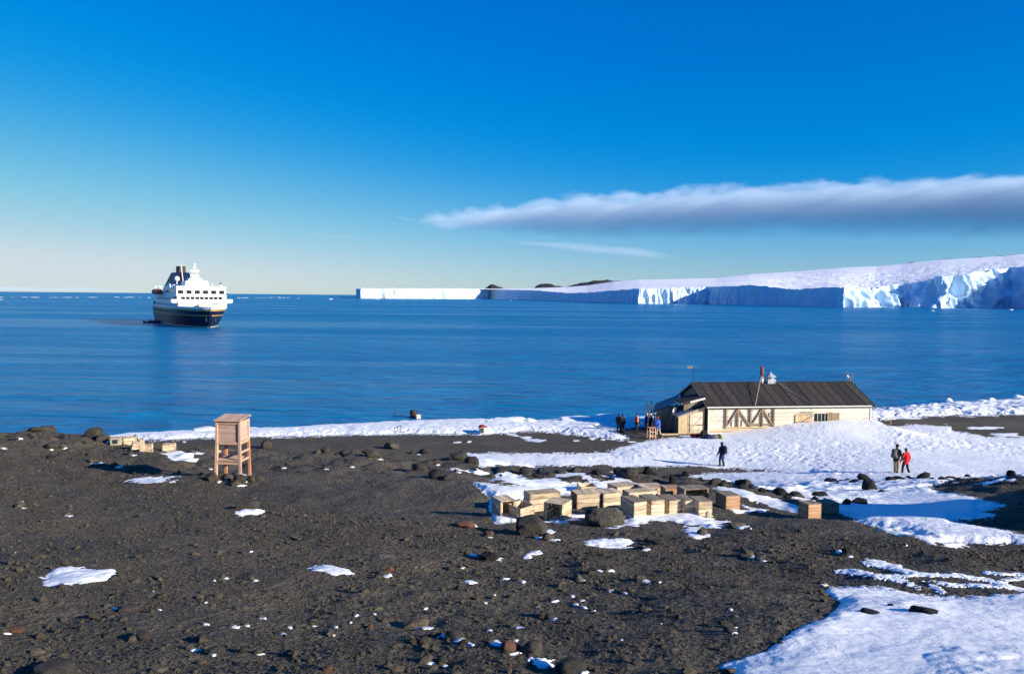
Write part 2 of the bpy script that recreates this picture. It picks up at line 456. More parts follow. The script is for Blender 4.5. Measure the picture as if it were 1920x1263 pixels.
# ------------------------------------------------------------------ terrain
NEAR = [(0.5, 1.8), (3, 2.35), (6.8, 3.2), (11, 4.0), (14, 4.45), (18, 5.0)]
HILL = {
    -1500: [(24, 5.3), (30, 5.5), (36, 7), (44, 10.5), (54, 13), (60, 14)],
    0: [(24, 5.5), (33, 5.77), (38, 7.2), (46, 10.5), (54, 12.8), (60, 13.6)],
    150: [(24, 5.5), (32.5, 5.8), (38, 7.5), (46, 10.8), (56, 12.5), (68, 12.9), (72, 13.4)],
    300: [(24, 5.5), (32, 6.05), (38, 8), (46, 11), (56, 12.3), (68, 12.6), (73, 13.0), (78, 13.8)],
    450: [(24, 5.5), (32, 6.25), (38, 8.2), (46, 11.2), (56, 12.2), (68, 12.55), (75, 13.0), (81, 13.8)],
    640: [(24, 5.5), (31.5, 6.3), (38, 8.4), (46, 11.4), (56, 12.2), (70, 12.55), (78, 13.0), (84, 13.8)],
    850: [(24, 5.5), (30.5, 6.15), (38, 8.8), (46, 11.4), (56, 12.1), (72, 12.5), (82, 13.0), (89, 13.8)],
    1100: [(22, 5.4), (27, 5.95), (34, 8.2), (42, 10.8), (50, 11.8), (60, 12.05), (74, 12.4), (82, 12.9), (88, 13.7)],
    1300: [(22, 5.4), (25.5, 5.85), (32, 7.9), (40, 10.2), (48, 11.4), (56, 11.95), (70, 12.15), (80, 12.5), (86, 13), (92, 13.8)],
    1500: [(21, 5.4), (24, 6.0), (30, 7.25), (38, 9.1), (46, 10.6), (54, 11.6), (62, 12), (72, 12.1), (84, 12.4), (92, 13), (98, 13.8)],
    1700: [(19, 5.45), (24.5, 6.35), (34, 7.95), (42, 9.45), (50, 10.95), (58, 11.5), (66, 11.8), (76, 12.1), (88, 12.4), (97, 13.0), (103, 13.8)],
    1920: [(19, 5.48), (22, 5.75), (26, 6.05), (29, 6.37), (34, 7.8), (42, 9.8), (51, 11), (60, 11.7), (75, 12.1), (92, 12.5), (104, 13), (112, 13.8)],
    2200: [(19, 5.2), (22, 5.3), (26, 5.5), (30, 6), (36, 8), (44, 10), (52, 11.1), (60, 11.7), (75, 12.1), (96, 12.5), (112, 13), (120, 13.8)],
    3400: [(19, 5.2), (22, 5.3), (26, 5.5), (30, 6), (36, 8), (44, 10), (52, 11.1), (60, 11.7), (75, 12.1), (100, 12.5), (118, 13), (126, 13.8)],
}
NY = 620
YG = np.exp(np.linspace(math.log(2.2), math.log(138), NY))
UG = np.concatenate([np.linspace(-1.7, -0.73, 60, endpoint=False), np.linspace(-0.73, 0.73, 720, endpoint=False), np.linspace(0.73, 1.7, 60)])
_cols = sorted(HILL); _cu = np.array([(c - 960) / F for c in _cols])
_tab = []
for c_ in _cols:
    pts = NEAR + HILL[c_] + [(145, 17.0)]
    _tab.append(np.interp(YG, [p[0] for p in pts], [p[1] for p in pts]))
_tab = np.array(_tab)
def _gauss1(a, sig, axis):
    k = int(sig * 3); w = np.exp(-0.5 * (np.arange(-k, k + 1) / sig) ** 2); w /= w.sum()
    pad = [(0, 0), (0, 0)]; pad[axis] = (k, k)
    ap = np.pad(a, pad, mode='edge'); out = np.zeros_like(a)
    for i, wi in enumerate(w):
        sl = [slice(None), slice(None)]; sl[axis] = slice(i, i + a.shape[axis]); out += wi * ap[tuple(sl)]
    return out
HB = np.array([np.interp(UG, _cu, _tab[:, j]) for j in range(NY)]).T       # [u, Y]
HB = _gauss1(HB, 5.0, 1); HB = _gauss1(HB, 18.0, 0)
GX = UG[:, None] * YG[None, :]; GY = np.broadcast_to(YG[None, :], GX.shape)
def hill_extra(X, Y):        # the higher mound just outside the frame on the right; its shade falls on the snow gully
    return 4.1 * np.exp(-((X - 20.3) ** 2 / (2 * 3.6 ** 2) + (Y - 14.5) ** 2 / (2 * 4.2 ** 2)))
HB = HB - hill_extra(GX, GY)
ZS = ZC - HB                                                             # smooth ground
near = 1 - smooth(36, 55, GY)                                            # rubbly hill, smoother beach
ZG = ZS + near * (0.22 * fbm(GX / 3.2, GY / 3.2, 3, 1) + 0.045 * fbm(GX / 0.9, GY / 0.9, 3, 5)) + (0.25 + 0.75 * near) * (0.035 * fbm(GX / 0.30, GY / 0.30, 3, 9)) + (1 - near) * 0.12 * fbm(GX / 4, GY / 4, 3, 3)
crest = near * smooth(20, 27, GY)
ZG = ZG + crest * 0.16 * np.abs(fbm(GX / 1.4, GY / 1.4, 3, 21)) * 2
nU, nV = len(UG), NY
def grid_quads(nu, nv):
    a = (np.arange(nu - 1)[:, None] * nv + np.arange(nv - 1)[None, :]).ravel()
    return np.stack([a, a + nv, a + nv + 1, a + 1], 1)
me = np_mesh('ground', np.stack([GX, GY, ZG], -1).reshape(-1, 3), grid_quads(nU, nV))
ground = setp(link('ground', me, M['ground']), 'dark volcanic gravel hillside and beach', kind='structure')

def gidx(X, Y):
    u = np.clip(X / Y, UG[0], UG[-1] - 1e-6)
    i = np.clip(np.searchsorted(UG, u, side='right') - 1, 0, nU - 2)
    fi = (u - UG[i]) / (UG[i + 1] - UG[i])
    j = np.clip((np.log(Y) - math.log(2.2)) / (math.log(138) - math.log(2.2)) * (NY - 1), 0, NY - 1.001)
    jj = j.astype(int); fj = (Y - YG[jj]) / (YG[jj + 1] - YG[jj])
    return i, fi, jj, fj
def _samp(A, X, Y):
    X = np.asarray(X, float); Y = np.asarray(Y, float)
    i, fi, j, fj = gidx(X, Y)
    return (A[i, j] * (1 - fi) + A[i + 1, j] * fi) * (1 - fj) + (A[i, j + 1] * (1 - fi) + A[i + 1, j + 1] * fi) * fj
def gz(X, Y): return _samp(ZG, X, Y)
ZL = ZS + near * 0.22 * fbm(GX / 3.2, GY / 3.2, 2, 1)
def gzs(X, Y): return _samp(ZL, X, Y)

def ground_at(px, py):
    """first ground point hit by the ray through photo pixels (arrays) - None-safe: far misses land at Y=130"""
    u, v = ray(np.atleast_1d(px), np.atleast_1d(py))
    i = np.clip(np.searchsorted(UG, u, side='right') - 1, 0, nU - 2)
    fi = ((u - UG[i]) / (UG[i + 1] - UG[i]))[:, None]
    z = ZG[i] * (1 - fi) + ZG[i + 1] * fi
    d = z - (ZC - v[:, None] * YG[None, :])
    hit = d > 0; hit[:, :30] = False
    k = np.argmax(hit, 1); k = np.where(hit.any(1), k, NY - 1); k = np.maximum(k, 1)
    r = np.arange(len(u)); a = d[r, k - 1]; b = d[r, k]
    f = np.clip(-a / np.where(np.abs(b - a) < 1e-9, 1, b - a), 0, 1)
    Y = YG[k - 1] + (YG[k] - YG[k - 1]) * f
    return u * Y, Y, gz(u * Y, Y)
def at(px, py):
    x, y, z = ground_at(px, py)
    return Vector((float(x[0]), float(y[0]), float(z[0])))

# ------------------------------------------------------------------ sea
mb = MB(); mb.add([(-60000, -200, 0), (60000, -200, 0), (60000, 90000, 0), (-60000, 90000, 0)], [(0, 1, 2, 3)])
sea = setp(mb.build('sea', M['sea']), 'deep blue sea with faint wind bands', kind='structure')

# ------------------------------------------------------------------ snow fields
def sd_poly(px, py, poly):
    P = np.array(poly, float); Q = np.roll(P, -1, 0)
    best = np.full(px.shape, 1e18); inside = np.zeros(px.shape, bool)
    for (ax, ay), (bx, by) in zip(P, Q):
        ex, ey = bx - ax, by - ay
        tt = np.clip(((px - ax) * ex + (py - ay) * ey) / (ex * ex + ey * ey + 1e-12), 0, 1)
        best = np.minimum(best, (px - ax - tt * ex) ** 2 + (py - ay - tt * ey) ** 2)
        cond = ((ay > py) != (by > py)) & (px < (bx - ax) * (py - ay) / (by - ay + 1e-12) + ax)
        inside ^= cond
    d = np.sqrt(best)
    return np.where(inside, d, -d)

HUT_P0 = pixat(1328, 813, 71.5); HUT_A = math.atan2(2.0, 15.4)
hx_, hy_ = math.cos(HUT_A), math.sin(HUT_A)
def hut_local(X, Y): return (X - HUT_P0.x) * hx_ + (Y - HUT_P0.y) * hy_, -(X - HUT_P0.x) * hy_ + (Y - HUT_P0.y) * hx_

def field(name, label, poly, m, ulim, ylim, thick, wpx, edge, rough_amp, du=0.0013, dy=0.0042, mode='flat'):
    poly = np.array(poly, float)
    U = np.arange(ulim[0], ulim[1], du); L = np.exp(np.arange(math.log(ylim[0]), math.log(ylim[1]), dy))
    X = U[:, None] * L[None, :]; Y = np.broadcast_to(L[None, :], X.shape)
    zg = gz(X, Y); zs = gzs(X, Y)
    px, py = proj(X, Y, zg)
    sd = sd_poly(px, py, poly)
    sd = sd + edge * 2.2 * fbm(X / 1.3, Y / 2.0, 4, 31) + edge * 1.0 * fbm(X / 0.25, Y / 0.4, 3, 37) + (edge * 0.8 * fbm(X / 0.07, Y / 0.09, 2, 39) if ylim[0] < 10 else 0)
    th = thick * (1 - np.exp(-np.clip(sd, 0, None) / wpx)) + np.clip(sd, -6, 0) * 0.03
    k = smooth(0, wpx * 2.5, sd)
    z = zg * (1 - k) + zs * k + th
    if mode == 'trod':
        lx, ly = hut_local(X, Y)
        z = z + k * 0.95 * np.exp(-np.clip(-ly, 0, None) ** 2 / 30.0) * smooth(0.5, 11, lx) * (1 - smooth(15.2, 19, lx)) * (1 - smooth(-0.1, 0.8, ly))
        tr = np.clip(fbm(X / 9, Y / 9, 2, 55) * 2.2 + 0.55, 0.12, 1)
        z = z + k * tr * rough_amp * (fbm(X / 0.40, Y / 0.6, 3, 61) + 1.2 * np.minimum(fbm(X / 0.30, Y / 0.42, 2, 67), 0.02) * 2)
        z = z + k * tr * 0.10 * np.maximum(fbm(X / 0.34, Y / 0.55, 2, 72) - 0.12, 0)
        z = z + k * 0.10 * fbm(X / 3.5, Y / 3.5, 2, 70)
    elif mode == 'ice':
        z = z + k * rough_amp * (np.abs(fbm(X / 1.6, Y / 2.2, 4, 81)) * 2 + 0.35 * fbm(X / 0.5, Y / 0.7, 2, 83))
    else:
        z = z + k * rough_amp * (fbm(X / 1.7, Y / 0.9, 4, 91) + 0.35 * fbm(X / 0.22, Y / 0.16, 3, 95))
    z = np.maximum(z + 0.012, zg + 0.35 * th * k)
    q = grid_quads(*X.shape)
    keep = (sd > -4).ravel()[q].all(1)
    q = q[keep]
    used = np.unique(q); remap = -np.ones(X.size, np.int64); remap[used] = np.arange(len(used))
    V = np.stack([X.ravel()[used], Y.ravel()[used], z.ravel()[used]], 1)
    o = setp(link(name, np_mesh(name, V, remap[q]), m), label, kind='structure')
    FIELDS.append((poly, z, U, L, sd))
    return o
FIELDS = []
P_HUT = [(868, 850), (900, 851), (1000, 853), (1100, 851), (1150, 845), (1200, 832), (1245, 822), (1275, 821), (1310, 818), (1335, 800), (1632, 780), (1650, 795), (1665, 801), (1682, 802), (1719, 798), (1781, 801), (1783, 809), (1832, 818), (1851, 822), (1920, 821), (2150, 818),
         (2150, 884), (1920, 889), (1816, 894), (1720, 911), (1768, 924), (1829, 936), (1884, 947), (1833, 958), (1867, 966), (1784, 976), (1849, 990), (1920, 1003), (2060, 1018), (2060, 1034), (1920, 1018), (1865, 1019), (1752, 1010), (1671, 990), (1636, 981), (1574, 961), (1548, 948), (1500, 935), (1440, 915), (1400, 905), (1340, 897), (1290, 893),
         (1400, 888), (1520, 883), (1450, 880), (1400, 876), (1340, 874), (1300, 872), (1200, 871), (1000, 872), (900, 870)]
field('snow_field', 'broad trodden snow field in front of the wooden hut running down to the gully', P_HUT, M['trod'], (-0.08, 0.80), (14.0, 80), 0.07, 6, 2.4, 0.034, mode='trod')
P_LOW = [(1350, 1247), (1437, 1225), (1496, 1186), (1556, 1158), (1576, 1130), (1542, 1110), (1556, 1101), (1615, 1099), (1670, 1103), (1702, 1110), (1734, 1114), (1793, 1118), (1853, 1116), (1920, 1113), (2100, 1108), (2500, 1112), (3100, 1150), (3100, 1420), (1360, 1420), (1374, 1263)]
field('snow_drift', 'smooth wind packed snow bank in the lower right corner', P_LOW, M['snow'], (0.2, 1.4), (4.6, 12.5), 0.055, 26, 4.0, 0.022, 0.0012, 0.003)
P_ICE = [(180, 822), (190, 817), (300, 805), (355, 800), (362, 795), (400, 794), (420, 800), (470, 800), (540, 801), (600, 795), (700, 785), (760, 783), (870, 782), (900, 784), (960, 790), (1010, 788), (1060, 783), (1110, 780), (1160, 777), (1260, 772), (1330, 770), (1330, 785), (1260, 792), (1200, 797), (1156, 803), (1114, 801), (1142, 810), (1162, 815), (1179, 823), (1108, 817), (1052, 810), (1021, 807), (976, 808), (937, 811), (864, 813), (740, 812), (640, 814), (500, 817), (400, 819), (300, 823), (200, 826)]
field('ice_foot', 'white band of shore ice along the beach left of the hut', P_ICE, M['ice'], (-0.56, 0.27), (62, 100), 0.30, 3, 1.2, 0.06, 0.0011, 0.0022, 'ice')
P_ICE2 = [(1610, 768), (1640, 766), (1690, 765), (1730, 758), (1775, 757), (1830, 752), (1920, 745), (2150, 733), (2150, 768), (1920, 775), (1800, 777), (1700, 780), (1632, 789), (1600, 790)]
ice2 = field('ice_foot', 'broken shore ice band right of the hut', P_ICE2, M['ice'], (0.40, 0.85), (76, 125), 0.32, 3, 2.0, 0.16, 0.0011, 0.0022, 'ice')
P_CR = [(890, 904), (925, 910), (990, 913), (1080, 908), (1140, 914), (1165, 921), (1080, 926), (1010, 926), (985, 932), (938, 937), (935, 955), (975, 968), (978, 976), (930, 976), (920, 955), (922, 930), (905, 918)]
field('snow_drift', 'blue shaded snow drift lying behind and left of the crates', P_CR, M['snow'], (-0.06, 0.16), (15.5, 28), 0.07, 5, 2.5, 0.03, 0.0009, 0.0028)

def snow_inside(px, py):
    s = np.full(np.shape(px), -1e9)
    for P in (P_HUT, P_LOW, P_ICE, P_ICE2, P_CR): s = np.maximum(s, sd_poly(px, py, P))
    return s

# single snow patches, each on the ground where the photo shows it
PATCH_XY = []
def patch_geo(poly_px, thick, edge=0.16, n=52, s=None):
    thick = thick * 0.5
    x, y, z = ground_at([p[0] for p in poly_px], [p[1] for p in poly_px])
    P = np.stack([x, y], 1)
    lo = P.min(0); hi = P.max(0); ext = hi - lo; pad = 0.12 * ext + 0.02
    lo -= pad; hi += pad
    nx = int(np.clip(n * ext[0] / max(ext), 10, n)); ny = int(np.clip(n * ext[1] / max(ext), 10, n))
    X, Y = np.meshgrid(np.linspace(lo[0], hi[0], nx), np.linspace(lo[1], hi[1], ny), indexing='ij')
    s = s or min(ext[0], ext[1]) * 0.5 + 0.01
    sd = sd_poly(X, Y, P) / s + edge * 3 * fbm(X / (s * 0.9), Y / (s * 0.9), 4, int(abs(lo[0] * 100)) % 97, 0.62) + edge * 1.2 * fbm(X / 0.07, Y / 0.09, 2, 8)
    zz = gz(X, Y) + thick * (1 - np.exp(-np.clip(sd, 0, None) * 4)) + np.clip(sd, -0.4, 0) * (0.05 + thick * 1.2) + 0.006 + 0.010 * fbm(X / 0.14, Y / 0.14, 3, 5)
    q = grid_quads(nx, ny); q = q[(sd > -0.35).ravel()[q].all(1)]
    used = np.unique(q)
    if len(used) == 0: return None
    rm = -np.ones(X.size, np.int64); rm[used] = np.arange(len(used))
    PATCH_XY.append((float(P[:, 0].mean()), float(P[:, 1].mean()), float(max(ext) / 2)))
    return np.stack([X.ravel()[used], Y.ravel()[used], zz.ravel()[used]], 1), rm[q]
PATCHES = [
    ([(65, 1085), (110, 1068), (125, 1064), (200, 1069), (207, 1078), (180, 1095), (145, 1101), (110, 1096), (80, 1088)], .05, 'large lone snow patch on the bare gravel at the lower left'),
    ([(245, 899), (280, 894), (322, 896), (320, 903), (270, 906)], .04, 'flat snow patch beside the shadow of the louvred box on legs'),
    ([(310, 850), (325, 845), (362, 851), (358, 862), (340, 866), (315, 856)], .05, 'snow patch below the small crates near the left crest'),
    ([(441, 962), (465, 952), (497, 955), (480, 963), (450, 966)], .05, 'white snow wedge against the low mound below the louvred box'),
    ([(588, 1061), (655, 1067), (652, 1075), (622, 1076), (595, 1069)], .03, 'thin shaded snow sliver with a brown stone on its edge'),
    ([(1047, 890), (1070, 886), (1120, 887), (1150, 884), (1156, 892), (1135, 900), (1100, 897), (1060, 894)], .06, 'ragged snow patch on the crest behind the crates'),
    ([(938, 891), (968, 892), (985, 897), (1060, 904), (1142, 909), (1130, 914), (1060, 910), (975, 905), (940, 898)], .05, 'long narrow snow streak above the crate cluster'),
    ([(1028, 970), (1060, 965), (1097, 966), (1060, 978), (1035, 982)], .07, 'small bright snow bank between the two big boulders'),
    ([(1145, 988), (1175, 974), (1210, 967), (1260, 963), (1300, 962), (1330, 968), (1334, 985), (1315, 985), (1270, 978), (1205, 975), (1192, 984), (1165, 988)], .10, 'curved bright snow bank along the front row of crates'),
    ([(1283, 985), (1315, 989), (1318, 1010), (1298, 1009), (1285, 995)], .03, 'broken snow scrap below the crate row'),
    ([(1097, 1014), (1130, 1010), (1178, 1014), (1175, 1026), (1140, 1027), (1100, 1022)], .04, 'pale snow patch on the gravel below the second boulder'),
    ([(1349, 912), (1380, 915), (1420, 925), (1500, 951), (1512, 961), (1480, 958), (1420, 941), (1360, 925)], .08, 'long snow tongue between the orange crate and the lone crate pair'),
    ([(1365, 953), (1412, 957), (1380, 962)], .03, 'thin snow strip at the foot of the orange crate'),
    ([(1390, 944), (1440, 955), (1430, 959), (1395, 951)], .03, 'shaded snow strip right of the orange crate'),
    ([(937, 809), (975, 815), (1026, 825), (1012, 827), (955, 817)], .05, 'straight snow strip running across the dark beach'),
    ([(840, 876), (870, 880), (912, 886), (900, 889), (858, 882)], .04, 'slim snow streak below the rocks left of the snow field'),
    ([(1640, 987), (1700, 998), (1755, 1016), (1748, 1020), (1690, 1003), (1645, 991)], .04, 'thin snow line trailing below the gully snow'),
    ([(1768, 1018), (1808, 1016), (1805, 1023), (1772, 1023)], .03, 'small shaded snow scrap below the gully at the right'),
    ([(1813, 801), (1850, 799), (1880, 801), (1860, 804), (1820, 804)], .06, 'snow strip on the dark beach at the far right'),
    ([(1858, 813), (1905, 812), (1910, 817), (1870, 818)], .06, 'lower snow strip on the dark beach at the far right'),
    ([(1830, 906), (1880, 897), (1898, 900), (1850, 909)], .05, 'shaded snow streak high on the dark right mound'),
    ([(1640, 782), (1660, 781), (1724, 783), (1720, 785), (1650, 786)], .05, 'thin snow line beside the trestle right of the hut'),
    ([(982, 1044), (1000, 1032), (1014, 1031), (1012, 1037), (990, 1046)], .03, 'slanted blue snow patch on the gravel left of centre'),
    ([(985, 1236), (1035, 1237), (1040, 1249), (1005, 1250)], .05, 'blue shaded snow left of the biggest bottom edge rock'),
    ([(870, 1238 - 150), (890, 1090), (900, 1092), (880, 1094)], .02, None),
]
small = []
for poly, th, lab in PATCHES:
    g = patch_geo(poly, th)
    if g is None: continue
    if lab is None: small.append(g); continue
    setp(link('snow_patch', np_mesh('snow_patch', *g), M['snow']), lab, 'snow patch', 'snow patches on the gravel')
RIB = [
    ([(1617, 1054), (1650, 1056), (1685, 1066), (1714, 1076), (1760, 1078), (1812, 1079)], (12, 14, 11, 8, 6, 5), 'highest snow ribbon of the lacy snow above the lower right bank'),
    ([(1568, 1072), (1600, 1071), (1640, 1079), (1690, 1088), (1722, 1102)], (7, 9, 9, 8, 9), 'leftmost slanting ribbon of the lacy snow above the bank'),
    ([(1640, 1080), (1680, 1081), (1720, 1078)], (6, 7, 5), 'short link of snow between the two left lacy ribbons'),
    ([(1738, 1089), (1790, 1098), (1830, 1097), (1880, 1099), (1932, 1108)], (5, 6, 6, 6, 7), 'lowest thin ribbon of the lacy snow reaching the right edge'),
    ([(1800, 1081), (1850, 1087), (1892, 1098)], (5, 6, 5), 'slanting thin ribbon in the right half of the lacy snow'),
    ([(1843, 1073), (1880, 1076), (1932, 1076)], (5, 5, 5), 'upper right thin ribbon of the lacy snow at the edge'),
    ([(1868, 1092), (1900, 1085), (1932, 1084)], (5, 6, 6), 'middle thin ribbon of the lacy snow at the right edge'),
    ([(1744, 1097), (1756, 1103), (1770, 1109)], (7, 9, 6), 'small snow scrap inside the dark gravel island above the bank')]
for pts, ws, lab in RIB:
    xs_ = np.linspace(0, 1, 14); tt_ = np.linspace(0, 1, len(pts)); cx_ = np.interp(xs_, tt_, [p[0] for p in pts]); cy_ = np.interp(xs_, tt_, [p[1] for p in pts]); hw_ = np.interp(xs_, tt_, ws) / 2
    hw_[0] *= .3; hw_[-1] *= .3
    poly = list(zip(cx_, cy_ - hw_)) + list(zip(cx_[::-1], (cy_ + hw_)[::-1]))
    g = patch_geo(poly, .012, .42, 160, .08)
    setp(link('snow_patch', np_mesh('snow_patch', *g), M['snow']), lab, 'snow patch', 'snow patches on the gravel')
def ell(cx, cy, w, h, n=9, tilt=0.0):
    return [(cx + w / 2 * math.cos(2 * PI * k / n) * random.uniform(.8, 1.1), cy + h / 2 * math.sin(2 * PI * k / n) * random.uniform(.8, 1.1) + tilt * w / 2 * math.cos(2 * PI * k / n)) for k in range(n)]

# ------------------------------------------------------------------ rocks
def rock_mesh(name, seed, sub=3, flat=0.75, ang=0.5):
    bm = bmesh.new(); bmesh.ops.create_icosphere(bm, subdivisions=sub, radius=1.0)
    rs = random.Random(seed); o = Vector((rs.uniform(-50, 50), rs.uniform(-50, 50), rs.uniform(-50, 50)))
    cuts = [(Vector((rs.gauss(0, 1), rs.gauss(0, 1), rs.gauss(0.2, 1))).normalized(), rs.uniform(0.58, 0.9)) for _ in range(8)]
    for v in bm.verts:
        p = v.co.copy()
        p *= 1 + ang * 0.55 * mnoise.noise(p * 1.1 + o) + 0.20 * mnoise.noise(p * 2.6 + o) + 0.13 * mnoise.noise(p * 5 + o) + 0.07 * mnoise.noise(p * 12 + o)
        for nrm, dd in cuts:
            e = p.dot(nrm) - dd
            if e > 0: p -= nrm * e * 0.85
        p.z *= flat
        if p.z < -0.35: p.z = -0.35 + (p.z + 0.35) * 0.2
        v.co = p
    for f in bm.faces: f.smooth = False
    me = bpy.data.meshes.new(name); bm.to_mesh(me); bm.free()
    return me
ROCKS = {}
def rock_proto(kind, k):
    key = (kind, k)
    if key not in ROCKS:
        me = rock_mesh('rock', 100 + k * 7 + len(kind), 4 if k >= 6 else 3, 0.8); me.materials.append(M[kind])
        me.polygons.foreach_set('use_smooth', [True] * len(me.polygons))
        ROCKS[key] = me
    return ROCKS[key]
def rock(px, py, w, label, kind='rock', h=0.75, group=None, k=None, name='rock', yaw=None):
    """rock whose foot is at pixel (px, py), w pixels wide, h = height / width"""
    p = at(px, py); s = w / F * p.y / 2
    o = bpy.data.objects.new(name, rock_proto(kind, random.randrange(6) if k is None else k)); COL.objects.link(o)
    o.location = (p.x, p.y + s * 0.6, float(gz(p.x, p.y + s * 0.6)) + s * h * 0.45)
    o.rotation_euler = (random.uniform(-.15, .15), random.uniform(-.15, .15), random.uniform(0, 6.28) if yaw is None else yaw)
    o.scale = (s, s * random.uniform(.8, 1.05), s * h * 1.45)
    return setp(o, label, 'rock', group)

